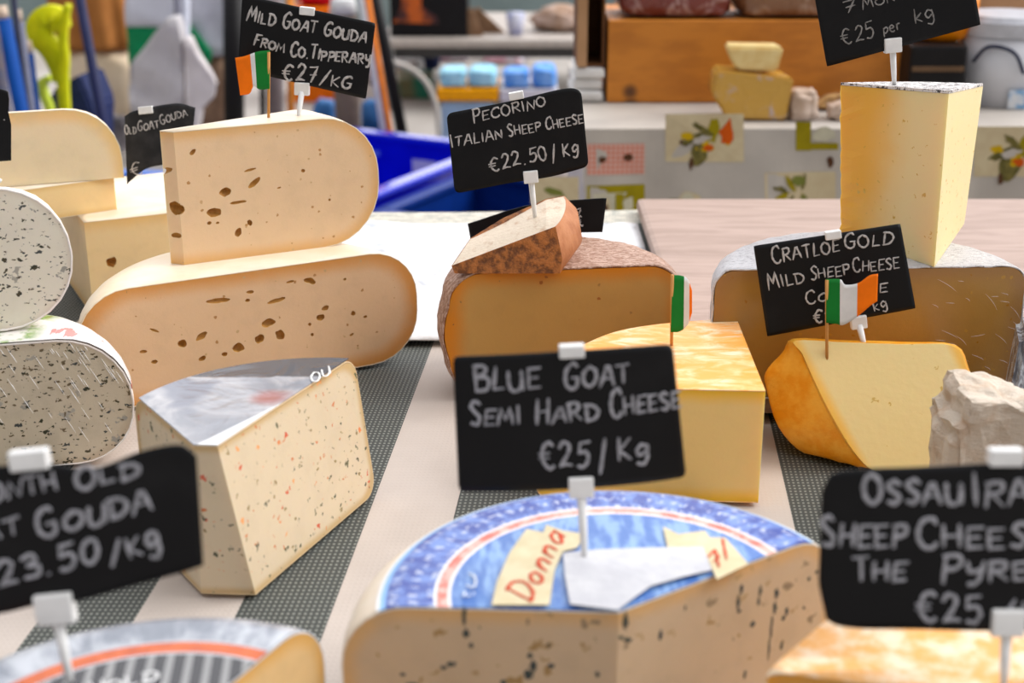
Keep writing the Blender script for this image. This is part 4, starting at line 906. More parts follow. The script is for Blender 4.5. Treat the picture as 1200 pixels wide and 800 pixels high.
def bunch(x, y, s):
    blob('b', x, y, 92*s, 56*s, 1, box=True)
    for kx, ky, w, h, k, r in ((-6, 14, 22, 34, 'd', .2), (-14, 2, 34, 8, 'd', -.5), (-2, -10, 26, 8, 'd', .6), (10, -8, 12, 28, 'o', .2), (26, -6, 16, 30, 'r', .1), (28, -2, 9, 20, 'y', .1), (0, 10, 18, 16, 'y', 0), (4, 12, 12, 8, 'r', 0), (-24, 6, 12, 6, 'k', .4), (-4, 2, 22, 8, 'w', -.3), (-20, -2, 14, 10, 'y', .2), (-16, 30, 5, 14, 'k', 0)):
        blob(k, x+kx*s, y+ky*s, w*s, h*s, 2+(kx % 3)*.4, r, rough=.3)
blob('g', 722, 187, 68, 36, 1, box=True); blob('k', 706, 187, 10, 7, 2); blob('k', 736, 185, 12, 9, 2)
bunch(826, 162, 1.0)
blob('o', 722, 238, 68, 42, 1, box=True); blob('l', 722, 244, 54, 36, 2, box=True); blob('o', 726, 244, 10, 34, 3, box=True); blob('b', 708, 244, 16, 26, 3); blob('k', 709, 246, 7, 16, 4)
blob('b', 650, 222, 56, 30, 1, box=True); blob('e', 650, 224, 26, 8, 2, .3)
blob('e', 812, 246, 54, 26, 1, box=True); blob('b', 808, 234, 26, 18, 1.5); blob('l', 806, 231, 14, 12, 2); blob('b', 806, 247, 30, 16, 2)
blob('o', 942, 160, 18, 34, 1, box=True); blob('o', 960, 172, 46, 8, 1, box=True); blob('l', 966, 158, 26, 18, 2)
blob('b', 938, 226, 84, 48, 1, box=True)
for q in range(9): a = q*.7; blob('d' if q % 2 else 'o', 938+24*math.cos(a), 226+12*math.sin(a), 20, 6, 2, a, rough=.3)
blob('e', 936, 212, 16, 12, 3); blob('e', 945, 234, 14, 12, 3); blob('k', 974, 190, 8, 14, 2)
bunch(1190, 178, 1.05); blob('d', 1178, 244, 60, 12, 1)
tc_ = put('printed_tablecloth', vs, fs, [PR[k] for k in keys], None, False, mi)
tag(tc_, 'white oilcloth with printed fruit and gingham patches, hanging over the back table', 'tablecloth')

YB = Y0+.20
pw = N('orange_plywood', .55); v1 = pw.noise(14, 5, .55, pw.mapv((1, 1, 3))); vv = pw.nd('ShaderNodeTexVoronoi'); pw.ins(vv, 'Vector', pw.oc); vv.inputs['Scale'].default_value = 11
pw.bump(pw.noise(80), .1); s3 = pw.nd('ShaderNodeSeparateColor'); pw.ins(s3, 0, vv.outputs['Color'])
kn = pw.ma('MULTIPLY', pw.ss(vv.outputs['Distance'], .22, .10), pw.ma('GREATER_THAN', s3.outputs[0], .35))
pw = pw.out(pw.mix(kn, pw.mix(pw.ss(v1, .35, .65), (.60, .245, .05), (.48, .185, .035)), (.09, .035, .012)))
wb = thing('wooden_box', 'long orange-brown wooden box standing on the printed cloth', 'box', (D(880, 125, YB).x, YB+.1, .003))
x0, x1 = D(711, 125, YB).x, D(1056, 112, YB).x; zb0, zb1 = .003, D(800, 24, YB).z
b = bmesh.new(); abox(b, x0, x1, YB, YB+.012, zb0, zb1, .002); putbm('front_panel', b, pw, wb)
b = bmesh.new(); abox(b, x0, x1, YB+.20, YB+.212, zb0, zb1, .002); putbm('back_panel', b, pw, wb)
for xx in (x0, x1-.012): b = bmesh.new(); abox(b, xx, xx+.012, YB+.0125, YB+.1995, zb0, zb1, .002); putbm('side_panel', b, pw, wb)
b = bmesh.new(); abox(b, x0+.0125, x1-.0125, YB+.0125, YB+.1995, zb1-.012, zb1-.001, .002); putbm('lid', b, pw, wb)
zt = zb1+.001
def lump(name, label, cat, m, c, sx, sy, sz, seed, rough=.25, group=None, sq=.55, part=None, n=4):
    """a soft squarish lump resting with its base at c"""
    b = bmesh.new(); bmesh.ops.create_icosphere(b, subdivisions=n, radius=1)
    for v in b.verts:
        d = v.co.copy(); d = V([math.copysign(abs(t)**sq, t) for t in d]); d *= 1/max(1, max(abs(t) for t in d))
        k = 1+rough*vnoise(v.co, 1.6, seed)+rough*.4*vnoise(v.co, 5, seed)
        v.co = V((c[0]+d.x*sx*k, c[1]+d.y*sy*k, max(c[2], c[2]+sz+d.z*sz*k)))
    o = putbm(name, b, m, None, True); 
    # give the mesh an origin at its base
    c = V(c); o.data.transform(Matrix.Translation(-c)); o.location = c
    return tag(o, label, cat, group)
wr = N('film_wrapped_meat', .12); v1 = wr.noise(16, 4, .6, dist=1.5); wr.bump(v1, .6, .02); wr = wr.out(wr.mix(wr.ss(v1, .52, .7), (.20, .055, .045), (.50, .36, .34)))
wr2 = N('film_wrapped_brown', .15); v1 = wr2.noise(14, 4, .6, dist=1.5); wr2.bump(v1, .6, .02); wr2 = wr2.out(wr2.mix(wr2.ss(v1, .5, .7), (.24, .13, .075), (.42, .30, .22)))
p = D(790, 22, YB+.05); lump('wrapped_block', 'dark reddish film-wrapped block on top of the wooden box', 'packet', wr, (p.x, YB+.09, zt), .092, .07, .05, 3, .08, sq=.3)
p = D(938, 24, YB+.05); lump('wrapped_block', 'brown film-wrapped block on the wooden box beside the reddish one', 'packet', wr2, (p.x, YB+.09, zt), .105, .07, .05, 8, .08, sq=.3)
# cheeses in front of the box
yc = Y0+.05
def prism(name, label, cat, pts, y, dy, m, group=None, bev=.004, taper=.9, z0=None, mats=None):
    P = [D(px, py, y) for px, py in pts]; zmin = min(p.z for p in P) if z0 is None else z0
    sh = zmin-min(p.z for p in P); P = [p+V((0, 0, sh)) for p in P]; cx = sum(p.x for p in P)/len(P)
    b = bmesh.new(); A = [b.verts.new(p) for p in P]; B = [b.verts.new((cx+(p.x-cx)*taper, p.y+dy, p.z)) for p in P]; k = len(P)
    b.faces.new(A); b.faces.new(B[::-1])
    for i in range(k): b.faces.new((A[i], A[(i+1) % k], B[(i+1) % k], B[i]))
    if bev: bmesh.ops.bevel(b, geom=b.edges[:], offset=bev, segments=2, affect='EDGES')
    o = putbm(name, b, m); c = V((cx, y, zmin)); o.data.transform(Matrix.Translation(-c)); o.location = c
    return tag(o, label, cat, group)
wcm = N('film_wrapped_cheese', .2); v1 = wcm.noise(40, 4, .6, dist=1); wcm.bump(v1, .4, .006); wcm = wcm.out(wcm.mix(wcm.ss(v1, .54, .72), (.58, .36, .10), (.52, .42, .40)))
blk = prism('cheese_block', 'film-wrapped dark yellow cheese block on the back table in front of the wooden box', 'cheese', [(852, 134), (922, 136), (932, 86), (868, 80), (838, 78), (834, 104)], yc, .07, wcm, z0=.003)
zk = blk.location.z+(D(868, 80, yc).z-D(852, 135, yc).z)
pcm = plain('pale_wrapped_cheese', (.80, .66, .36), .3, (.72, .54, .26), 40)
prism('cheese_wedge', 'small pale yellow cheese wedge lying on the dark yellow block on the back table', 'cheese', [(864, 77), (912, 79), (920, 50), (851, 49), (856, 64)], yc+.01, .05, pcm, z0=zk+.0015)
lk = plain('film_wrapped_pale', (.50, .38, .30), .25, (.66, .55, .48), 30, .4, 60)
for px, w, h, lab, sd in ((940, .022, .022, 'crumpled film-wrapped cheese piece just right of the dark yellow block', 1), (985, .018, .012, 'small film-wrapped cheese piece on the back table half behind the tall wedge', 2)):
    p = U(px, 140, .003); lump('wrapped_cheese', lab, 'cheese', lk, (p.x, Y0+.07, .003), w, .022, h, sd, .3)
prism('cheese_wedge', 'thin cheese wedge with a dark rind leaning beside the wooden box', 'cheese', [(954, 120), (990, 124), (994, 106), (972, 108)], Y0+.13, .03, plain('small_wedge', (.60, .40, .20), .5, (.30, .18, .1), 60), z0=.003, bev=.002)

# cardboard carton on folded white cloths
cbm = plain('cardboard', (.48, .30, .18), .7, (.42, .26, .15), 20); cbi = plain('shaded_cardboard', (.16, .075, .035), .8)  # second, darker cardboard paints the shade inside the open carton
p = U(692, 122, .003); wc_ = plain('white_cotton', (.80, .79, .78), .7, (.70, .69, .68), 30, .4, 40)
yq = Y0+.20; xq0, xq1 = D(670, 100, yq).x, D(708, 100, yq).x; zq = D(690, 77, yq+.02).z
for k in range(3):
    z0_ = .003+k*(zq-.003)/3; b = bmesh.new(); abox(b, xq0+.002*k, xq1-.001, yq+.004*(k % 2), yq+.13, z0_+.0005, z0_+(zq-.003)/3-.0005, .006)
    bmesh.ops.subdivide_edges(b, edges=b.edges[:], cuts=2, use_grid_fill=True)
    for v in b.verts: v.co += V((vnoise(v.co, 40, k), vnoise(v.co, 40, k+3), 0))*.004
    tag(putbm('folded_cloth', b, wc_, None, True), ('folded white cloth at the bottom of the stack left of the wooden box', 'folded white cloth in the middle of the stack left of the wooden box', 'folded white cloth on top of the stack, under the open carton')[k], 'cloth', 'folded white cloths')
bx = thing('cardboard_box', 'open brown cardboard carton with its inner shade painted dark, left of the wooden box', 'box', (D(697, 75, yq).x, yq+.06, zq+.001))
xa, xb = D(676, 60, yq).x, D(709, 60, yq).x; z0_, z1_ = zq+.001, D(690, -14, yq).z; th = .004
b = bmesh.new(); abox(b, xa, xa+.016, yq+.0, yq+.006, z0_, z1_, .001); putbm('flap', b, cbm, bx)
b = bmesh.new(); abox(b, xa, xa+th, yq+.0065, yq+.13, z0_, z1_); abox(b, xb-th, xb, yq+.0065, yq+.13, z0_, z1_); abox(b, xa+th, xb-th, yq+.126, yq+.13, z0_, z1_); abox(b, xa+th, xb-th, yq+.0065, yq+.126, z0_, z0_+th); abox(b, xa+th, xb-th, yq+.0065, yq+.126, z1_-th, z1_); putbm('carton_wall', b, [cbi], bx)

# right of the box: orange tub, black crate, white bucket
yr = Y0+.14
b = bmesh.new(); c = D(1112, 40, yr+.1)
pb = D(1096, 60, yr); bk0, bk1 = D(1065, 92, yr).x, D(1132, 92, yr).x
kt_ = thing('storage_case', 'black case with a brown band on the back table, under the orange tub', 'case', ((bk0+bk1)/2, yr+.08, .003))
zc1 = D(1096, 54, yr).z; zc0 = .003; bmk = plain('black_plastic', (.012, .011, .012), .45)
b = bmesh.new(); abox(b, bk0, bk1, yr+.002, yr+.16, zc0, zc1, .006); putbm('case_body', b, bmk, kt_)
b = bmesh.new(); zm0, zm1 = D(1096, 84, yr).z, D(1096, 78, yr).z; abox(b, bk0+.004, bk1-.004, yr-.001, yr+.004, zm0, zm1, .001); putbm('band', b, plain('brown_band', (.16, .10, .06), .5), kt_)
b = bmesh.new(); cx = D(1101, 30, yr+.08).x; 
prof = [(r*.9, z) for r, z in [(.045, zc1+.001), (.055, zc1+.012), (.062, zc1+.04), (.064, zc1+.07), (.060, zc1+.07), (.056, zc1+.04)]]
rg = [[b.verts.new((cx+r*math.cos(2*math.pi*k/40), yr+.082+r*math.sin(2*math.pi*k/40), z)) for k in range(40)] for r, z in prof]
for a, c in zip(rg, rg[1:]):
    for k in range(40): b.faces.new((a[k], a[(k+1) % 40], c[(k+1) % 40], c[k]))
b.faces.new(rg[0][::-1]); b.faces.new(rg[-1])
tag(putbm('bowl', b, plain('orange_plastic', (.85, .30, .015), .35), None, True), 'orange bowl behind the 7 months card, on the black case', 'bowl')
bu = thing('bucket', 'white plastic bucket with a dark handle at the right edge of the back table', 'bucket', (D(1180, 140, yr).x, yr+.06, .003))
def frust(b, cx, cy, r0, r1, z0, z1, n=40, sq=0):
    A = [b.verts.new((cx+r0*math.cos(2*math.pi*k/n), cy+r0*math.sin(2*math.pi*k/n), z0)) for k in range(n)]; B = [b.verts.new((cx+r1*math.cos(2*math.pi*k/n), cy+r1*math.sin(2*math.pi*k/n), z1)) for k in range(n)]
    b.faces.new(A[::-1]); b.faces.new(B)
    for k in range(n): b.faces.new((A[k], A[(k+1) % n], B[(k+1) % n], B[k]))
wxb = D(1128, 90, yr).x; rb_ = .075; cxb, cyb = wxb+rb_+.012, yr+.075; zr = D(1160, 46, yr).z
wbm = plain('milky_plastic', (.68, .69, .73), .3, (.62, .63, .67), 10)
b = bmesh.new(); frust(b, cxb, cyb, rb_*.90, rb_, .003, zr); putbm('bucket_body', b, wbm, bu, True)
b = bmesh.new(); frust(b, cxb, cyb, rb_*1.03, rb_*1.03, zr+.0005, zr+.022); frust(b, cxb, cyb, rb_*.98, rb_*.9, zr+.022, zr+.030); putbm('lid', b, plain('grey_lid', (.55, .56, .60), .35), bu)
ph_ = [V((cxb+rb_*1.02*math.cos(a), cyb+rb_*1.02*math.sin(a), 0)) for a in (-2.55, -2.3, -2.0, -1.7, -1.5)]; hz = [D(1, q, yr).z for q in (76, 58, 56, 64, 86)]
b = bmesh.new(); bm_tube(b, [V(q) for q in crom([(p.x, p.y-.002, z) for p, z in zip(ph_, hz)], 5)], .0028, 8); putbm('handle', b, plain('navy_plastic', (.015, .02, .06), .4), bu, True)
b = bmesh.new(); p = D(1192, 116, yr); 
abox(b, cxb-.012, cxb+.03, cyb-rb_*.985, cyb-rb_*.95, D(1, 128, yr).z, D(1, 106, yr).z, .001); putbm('label', b, plain('blue_label', (.22, .40, .62), .5, (.7, .72, .75), 60), bu)
xw0 = D(1152, 10, Y0+.35).x; b = bmesh.new(); abox(b, xw0, xw0+.25, Y0+.36, Y0+.56, .003, .20, .002); tag(putbm('cardboard_box', b, cbm), 'pale cardboard box behind the white bucket', 'box')

# ---------------------------------------------------------------- on the ground behind: crates, tubs, hoses, poles
BL = N('blue_crate_plastic', .3); BL.bump(BL.noise(60), .03); BL = BL.out(BL.mix(BL.ss(BL.noise(6), .3, .7), (.006, .012, .52), (.008, .02, .62)))
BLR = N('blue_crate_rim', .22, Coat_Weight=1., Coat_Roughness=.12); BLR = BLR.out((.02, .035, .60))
def crate(label, c0, ux, uy, lx, ly, z0, h, m, lip=.022, sticker=None):
    """open crate: c0 = one rim corner on the ground plan, ux/uy unit directions of its sides"""
    c0, ux, uy = V((c0.x, c0.y, 0)), V(ux).normalized(), V(uy).normalized(); cen = c0+ux*lx/2+uy*ly/2
    r = thing('crate', label, 'crate', (cen.x, cen.y, z0), 'blue plastic crates'); b = bmesh.new(); t = .008; up = V((0, 0, 1))
    bm_box(b, cen+up*(z0+.005), ux*lx*.47, uy*ly*.47, up*.005)
    for s in (0, 1):
        w = c0+uy*(ly*s+t*(1-2*s))+ux*lx/2; bm_box(b, w+up*(z0+h/2), ux*lx/2, uy*t/2, up*h/2, .002)
        w = c0+ux*(lx*s+t*(1-2*s))+uy*ly/2; bm_box(b, w+up*(z0+h/2), ux*t/2, uy*(ly/2-t*1.6), up*h/2, .002)
    putbm('basin', b, m, r)
    b = bmesh.new()
    for s in (0, 1):
        bm_box(b, c0+uy*(ly*s)+ux*lx/2+up*(z0+h+.006), ux*(lx/2+lip), uy*lip, up*.010, .006)
        bm_box(b, c0+ux*(lx*s)+uy*ly/2+up*(z0+h+.006), ux*lip, uy*(ly/2-lip*1.1), up*.010, .006)
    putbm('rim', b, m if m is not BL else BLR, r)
    for s in (0, 1):
        for k in range(1, 4): 
            b = bmesh.new(); bm_box(b, c0+ux*(lx*k/4)+uy*(ly*s-(.006 if s == 0 else -.006))+up*(z0+h*.42), ux*.008, uy*.007, up*h*.40, .002); putbm('rib', b, m, r)
    return r
zr = -.50; cR = U(578, 172, zr); cL = U(386, 150, zr); ux = (cL-cR); ux.z = 0; lx = ux.length; ux.normalize(); uy = V((ux.y, -ux.x, 0)); uy = uy if uy.y < 0 else -uy
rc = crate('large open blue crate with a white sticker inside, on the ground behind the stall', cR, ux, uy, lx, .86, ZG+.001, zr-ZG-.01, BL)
b = bmesh.new(); pc = cR+ux*lx*.40+uy*.0125; bm_box(b, (pc.x, pc.y, zr-.085), ux*.042, uy*.001, V((0, 0, .020))); putbm('sticker', b, plain('sticker_white', (.78, .74, .76), .6), rc)
b = bmesh.new(); pc = cR+ux*lx*.72+uy*.0135; bm_box(b, (pc.x, pc.y, zr-.060), ux*.030, uy*.001, V((0, 0, .008))); putbm('embossed_mark', b, plain('pale_blue', (.20, .30, .75), .5), rc)
cB_ = cR-ux*.06+uy*.22; crate('dark blue crate on the ground, half under the near table edge', cB_, -ux, uy, .4, .5, ZG+.001, .26, plain('navy_crate', (.01, .04, .22), .35))
cC_ = U(186, 205, -.30); crate('small bright blue crate glimpsed between the two piles of gouda', cC_, V((-1, .1, 0)), V((-.1, -1, 0)), .4, .45, ZG+.001, .49, plain('bright_blue_crate', (.01, .10, .42), .3, (.03, .2, .6), 6))
gp2 = U(575, 238, ZG); lump('grey_sack', 'grey sack lying on the ground behind the pecorino card', 'sack', plain('grey_sacking', (.42, .37, .35), .8, (.33, .29, .28), 10, .3), (gp2.x+.05, gp2.y-.05, ZG), .20, .16, .10, 4, .2)

def tub(label, px0, px1, pr, pl_, y, bm_, rm, sm, blobs, sl_):
    x0, x1 = D(px0, pr, y).x, D(px1, pr, y).x; zt_, zl_ = D(px0, pl_, y).z, D(px0, pr, y).z; dy = .26
    r = thing('storage_tub', label, 'tub', ((x0+x1)/2, y+dy/2, ZG), 'rectangular tubs with sponges')
    b = bmesh.new(); abox(b, x0+.012, x1-.012, y+.012, y+dy-.012, ZG+.001, zl_, .02); putbm('tub_body', b, bm_, r)
    b = bmesh.new(); abox(b, x0, x1, y, y+dy, zl_+.0005, zt_, .008); putbm('lid', b, rm, r)
    for k, (u, w, h) in enumerate(blobs):
        o = lump('sponge', sl_[k], 'sponge', sm, (x0+(x1-x0)*u, y+.09, zt_+.0005), (x1-x0)*w, .08, h, k+y, .12, 'sponges on the tubs', .4)
yt = 4.9
tub('pale blue tub with a yellow-orange lid, on the ground beyond the crate', 512, 584, 119, 104, yt, plain('pale_blue_tub', (.42, .58, .72), .4), plain('yellow_lid', (.95, .45, .01), .4), plain('light_blue_sponge', (.30, .55, .68), .9, (.42, .68, .80), 30, .4, 80), [(.26, .21, .029), (.74, .23, .030)], ['light blue sponge, left one on the yellow-lidded tub', 'light blue sponge, right one on the yellow-lidded tub'])
tub('white tub holding darker blue sponges, just right of the yellow-lidded tub', 586, 654, 120, 105, yt, plain('white_tub', (.6, .6, .68), .4), plain('white_lid', (.70, .68, .72), .4), plain('blue_sponge', (.10, .27, .66), .9, (.26, .45, .80), 30, .4, 80), [(.28, .22, .029), (.76, .21, .034)], ['mid blue sponge, left one on the white tub', 'mid blue sponge, right one on the white tub'])

# low bench along the wall
yb = 6.4; zbn = D(560, 47, yb).z; zb_ = D(560, 56, yb).z; xb0, xb1 = D(446, 50, yb).x, D(760, 50, yb).x
bn = thing('low_bench', 'long low bench with a pale top in front of the grey wall', 'bench', ((xb0+xb1)/2, yb+.4, ZG))
bw = plain('pale_laminate', (.52, .47, .43), .5)
b = bmesh.new(); abox(b, xb0, xb1, yb, yb+1.0, zb_, zbn, .004); putbm('bench_top', b, bw, bn)
b = bmesh.new(); abox(b, xb0+.05, xb1-.05, yb+.1, yb+.14, zb_-.06, zb_-.001); putbm('apron', b, plain('dark_frame', (.10, .10, .10), .6), bn)
for x in (xb0+.03, xb1-.03):
    for y in (yb+.06, yb+.94):
        b = bmesh.new(); abox(b, x-.02, x+.02, y-.02, y+.02, ZG, zb_-.001); putbm('leg', b, plain('grey_leg', (.25, .25, .25), .5), bn)
tv = thing('black_cabinet', 'black box with a dark orange picture on its front, on the low bench', 'box', (D(500, 45, yb+.1).x, yb+.25, zbn+.001))
xa, xb = D(457, 20, yb+.1).x, D(548, 20, yb+.1).x; zt1 = zbn+.36
b = bmesh.new(); abox(b, xa, xb, yb+.1, yb+.45, zbn+.001, zt1, .006); putbm('cabinet_body', b, bmk, tv)
orp = N('orange_picture', .3); v1 = orp.noise(7, 3); orp = orp.out(orp.mix(orp.ss(v1, .42, .6), (.55, .14, .03), (.06, .02, .015)))
pts = [(460, 26), (466, 18), (470, 8), (472, -20), (492, -20), (494, 8), (512, 20), (514, 28)]
P = [D(x, y, yb+.098) for x, y in pts]; b = bmesh.new(); f = b.faces.new([b.verts.new(p) for p in P]); r = bmesh.ops.extrude_face_region(b, geom=[f]); bmesh.ops.translate(b, verts=[v for v in r['geom'] if isinstance(v, bmesh.types.BMVert)], vec=(0, .003, 0)); putbm('picture', b, orp, tv)
for k, (pts, lab) in enumerate((([(546, 45), (566, 45), (553, 12), (546, 15)], 'brown cardboard scrap leaning on the black box'), ([(560, 45), (592, 45), (560, 15), (553, 20)], 'brown cardboard scrap leaning in the middle of the bench pile'))):
    prism('cardboard_sheet', lab, 'cardboard', pts, yb+.12+.1*k, .03, plain('brown_card', (.22, .13, .08), .8, (.34, .22, .14), 8), 'cardboard scraps on the bench', 0, 1, zbn+.001)
b = bmesh.new(); c = D(604, 46, yb+.1); rcup = (D(614, 40, yb).x-D(594, 40, yb).x)/2; frust(b, c.x, yb+.16, rcup*.85, rcup*1.15, zbn+.001, zbn+.001+rcup*2.6, 32); tag(putbm('paper_cup', b, plain('cup_paper', (.70, .70, .74), .5, (.35, .38, .62), 22), None, True), 'white and blue paper cup on the low bench', 'cup')
p = D(652, 46, yb+.1); lump('paper_heap', 'heap of crumpled brown wrapping paper on the low bench', 'paper', plain('brown_paper', (.38, .26, .19), .8, (.52, .40, .34), 14, .5), (p.x+.03, yb+.32, zbn+.001), .13, .11, .05, 6, .4, sq=.8)
for k, (px, py, w, m, lab) in enumerate(((528, 64, .09, plain('pink_rag', (.62, .40, .48), .8, (.75, .72, .75), 12), 'pink and white rag on the ground under the bench, left one'), (592, 66, .11, plain('rose_rag', (.72, .36, .42), .8, (.78, .74, .80), 12), 'pink and white rag on the ground under the bench, right one'), (490, 78, .09, plain('navy_bag', (.015, .025, .08), .7), 'navy bag on the ground under the bench'))):
    p = U(px, py+6, ZG); lump('rag' if k < 2 else 'bag', lab, 'cloth' if k < 2 else 'bag', m, (p.x, p.y, ZG), w*1.1, .10, .045+.03*(k == 2), k+11, .4, 'rags under the bench' if k < 2 else None)
p = U(470, 116, ZG); gb = bmesh.new(); abox(gb, p.x-.10, p.x+.14, p.y, p.y+.3, ZG, ZG+.09, .01); tag(putbm('green_tray', gb, plain('green_tray', (.04, .20, .13), .5, (.25, .16, .08), 6)), 'green tray on the ground beside the hoses', 'tray')
p = U(462, 96, ZG); lump('white_cloth', 'white crumpled cloth on the ground behind the green tray', 'cloth', plain('white_rag', (.66, .66, .66), .8), (p.x, p.y, ZG), .13, .10, .06, 9, .3)

def pole(name, label, cat, pts, y, r, m, group=None, n=14):
    P = [D(x, yy, y) for x, yy in pts]; b = bmesh.new(); bm_tube(b, P, r, n); return tag(putbm(name, b, m, None, True), label, cat, group)
def down(pts, y):                          # carry a leaning pole on to the ground
    (x0, y0), (x1, y1) = pts[-2:]; a, c = D(x0, y0, y), D(x1, y1, y); t = (ZG+.01-a.z)/(c.z-a.z); e = a+(c-a)*t; return [D(*p, y) for p in pts[:-1]]+[e]
def lean_pole(name, label, cat, pts, y, r, m, group=None, root=None, n=14):
    b = bmesh.new(); bm_tube(b, down(pts, y), r, n); o = putbm(name, b, m, root, True)
    return o if root else tag(o, label, cat, group)
hm_ = plain('clear_hose', (.58, .54, .49), .35)
hz = U(466, 152, ZG)
for k, pts in enumerate(([(440, 42), (452, 55), (461, 80), (465, 115), (466, 152), (466, 175)], [(462, 74), (480, 80), (498, 95), (510, 120), (514, 150), (515, 175)])):
    P = [D(x, y, 5.3) for x, y in pts]; P[-1].z = ZG+.01; P = [V(q) for q in crom([tuple(p) for p in P], 6)]
    b = bmesh.new(); bm_tube(b, P, .010, 10); tag(putbm('hose', b, hm_, None, True), ('pale hose arching up from behind the blue crate, left one', 'pale hose arching over to the right towards the yellow-lidded tub')[k], 'hose', 'pale hoses')
sp_ = thing('striped_pole', 'slim leaning board, half orange and half white, right of the mild goat gouda card', 'pole', (D(452, 150, 4.7).x, 4.7, ZG))
orgm = plain('orange_paint', (.80, .26, .06), .5); whm = plain('white_paint', (.68, .68, .70), .5)
lean_pole('white_half', None, None, [(419, -30), (449, 150)], 4.7, .011, whm, root=sp_); lean_pole('orange_half', None, None, [(426, -30), (456, 150)], 4.7, .010, orgm, root=sp_)
bp = thing('black_pole', 'black leaning pole with an orange end, beside the hoses', 'pole', (D(460, 150, 4.95).x, 4.95, ZG))
pp_ = down([(434, -30), (454, 70), (469, 146)], 4.95); b = bmesh.new(); kk = pp_[1].lerp(pp_[2], .62); bm_tube(b, pp_[:2]+[kk], .021, 14); putbm('shaft', b, bmk, bp, True)
b = bmesh.new(); bm_tube(b, [kk, pp_[2]], .024, 14); putbm('grip', b, plain('coral_grip', (.85, .28, .16), .5), bp, True)
# bin and post behind the card
p = U(407, 150, ZG); bp2 = thing('pedal_bin', 'grey-brown bin with a white lid, behind the mild goat gouda card', 'bin', (D(406, 100, 5.0).x, 5.0, ZG))
w = (D(420, 100, 5).x-D(390, 100, 5).x)/2; zt_ = D(400, 16, 5.0).z; b = bmesh.new(); frust(b, bp2.location.x, 5.0, w*.95, w*1.05, ZG, zt_, 28); putbm('bin_body', b, plain('grey_brown', (.19, .15, .13), .6), bp2, True)
b = bmesh.new(); frust(b, bp2.location.x, 5.0, w*1.12, w*.9, zt_+.001, zt_+.05, 28); putbm('lid', b, plain('lid_white', (.70, .70, .70), .5), bp2, True)
for k, px in enumerate((390, 427)):
    p = D(px, 135, 5.15); lump('blue_jug', ('blue jug at the left foot of the grey-brown bin', 'blue jug at the right foot of the grey-brown bin')[k], 'jug', plain('jug_blue', (.02, .08, .22), .4, (.08, .2, .42), 8), (p.x+(.03 if k else -.03), 5.17, ZG), .045, .05, (D(px, 117, 5.15).z-ZG)/2, k, .1)
lean_pole('orange_post', 'orange upright post behind the mild goat gouda card', 'post', [(340, -30), (341, 140)], 5.4, .015, plain('post_orange', (.75, .30, .08), .6), None)
lean_pole('grey_post', 'grey upright post left of the orange post', 'post', [(322, -30), (323, 140)], 5.5, .032, plain('post_grey', (.26, .23, .24), .6), None)
lean_pole('dark_post', 'thin dark upright post behind the flag', 'post', [(306, -30), (308, 140)], 5.5, .012, bmk, None)
p = D(368, 12, 6.6); xr = p.x; b = bmesh.new(); abox(b, xr-.11, xr+.13, 6.6, 6.9, ZG, D(368, 10, 6.6).z, .01); tag(putbm('orange_crate', b, plain('crate_orange', (.80, .20, .03), .5)), 'orange crate behind the mild goat gouda card', 'crate')
lump('red_bag', 'red bag on the orange crate above the mild goat gouda card', 'bag', plain('bag_red', (.50, .01, .03), .5), (xr-.01, 6.75, D(368, 10, 6.6).z+.002), .09, .08, .06, 3, .2)

# left: rolls, strap, coat, bags
rb1 = plain('roll_blue', (.003, .07, .30), .6, (.005, .09, .36), 8); ys_ = 3.5
def roll(label, pts, y, r, m):
    t = thing('fabric_roll', label, 'fabric roll', (down(pts, y)[-1].x, y, ZG), 'leaning fabric rolls'); P = down(pts, y)
    b = bmesh.new(); bm_tube(b, P, r, 24); putbm('roll', b, m, t, True); d = (P[0]-P[1]).normalized()
    b = bmesh.new(); bm_tube(b, [P[0]+d*.0005, P[0]+d*.03], r*.75, 20); putbm('core', b, plain('core_card', (.74, .60, .48), .7), t, True)
roll('bright blue leaning roll at the left edge', [(4, 22), (27, 142)], ys_, .018, rb1)
roll('dark slate-blue leaning roll at the very left edge', [(-10, 30), (8, 142)], ys_-.05, .016, plain('roll_slate', (.08, .09, .14), .6, (.14, .11, .11), 20))
roll('slim grey leaning roll right of the bright blue one', [(23, 26), (38, 138)], ys_+.06, .0105, plain('roll_grey', (.26, .27, .36), .5))
roll('short blue leaning roll beside the lime strap', [(35, 62), (45, 142)], ys_+.10, .0095, rb1)
lean_pole('dark_rod', 'thin dark rod between the blue and the grey rolls', 'rod', [(14, -20), (32, 140)], ys_+.03, .008, plain('rod_dark', (.03, .035, .07), .5))
lean_pole('navy_pole', 'long navy pole leaning in front of the brown coat', 'pole', [(90, -20), (118, 132)], 3.55, .0125, plain('pole_navy', (.025, .03, .09), .5))
lime = plain('lime_webbing', (.70, .68, .004), .6, (.60, .62, .004), 30, .2, 150)
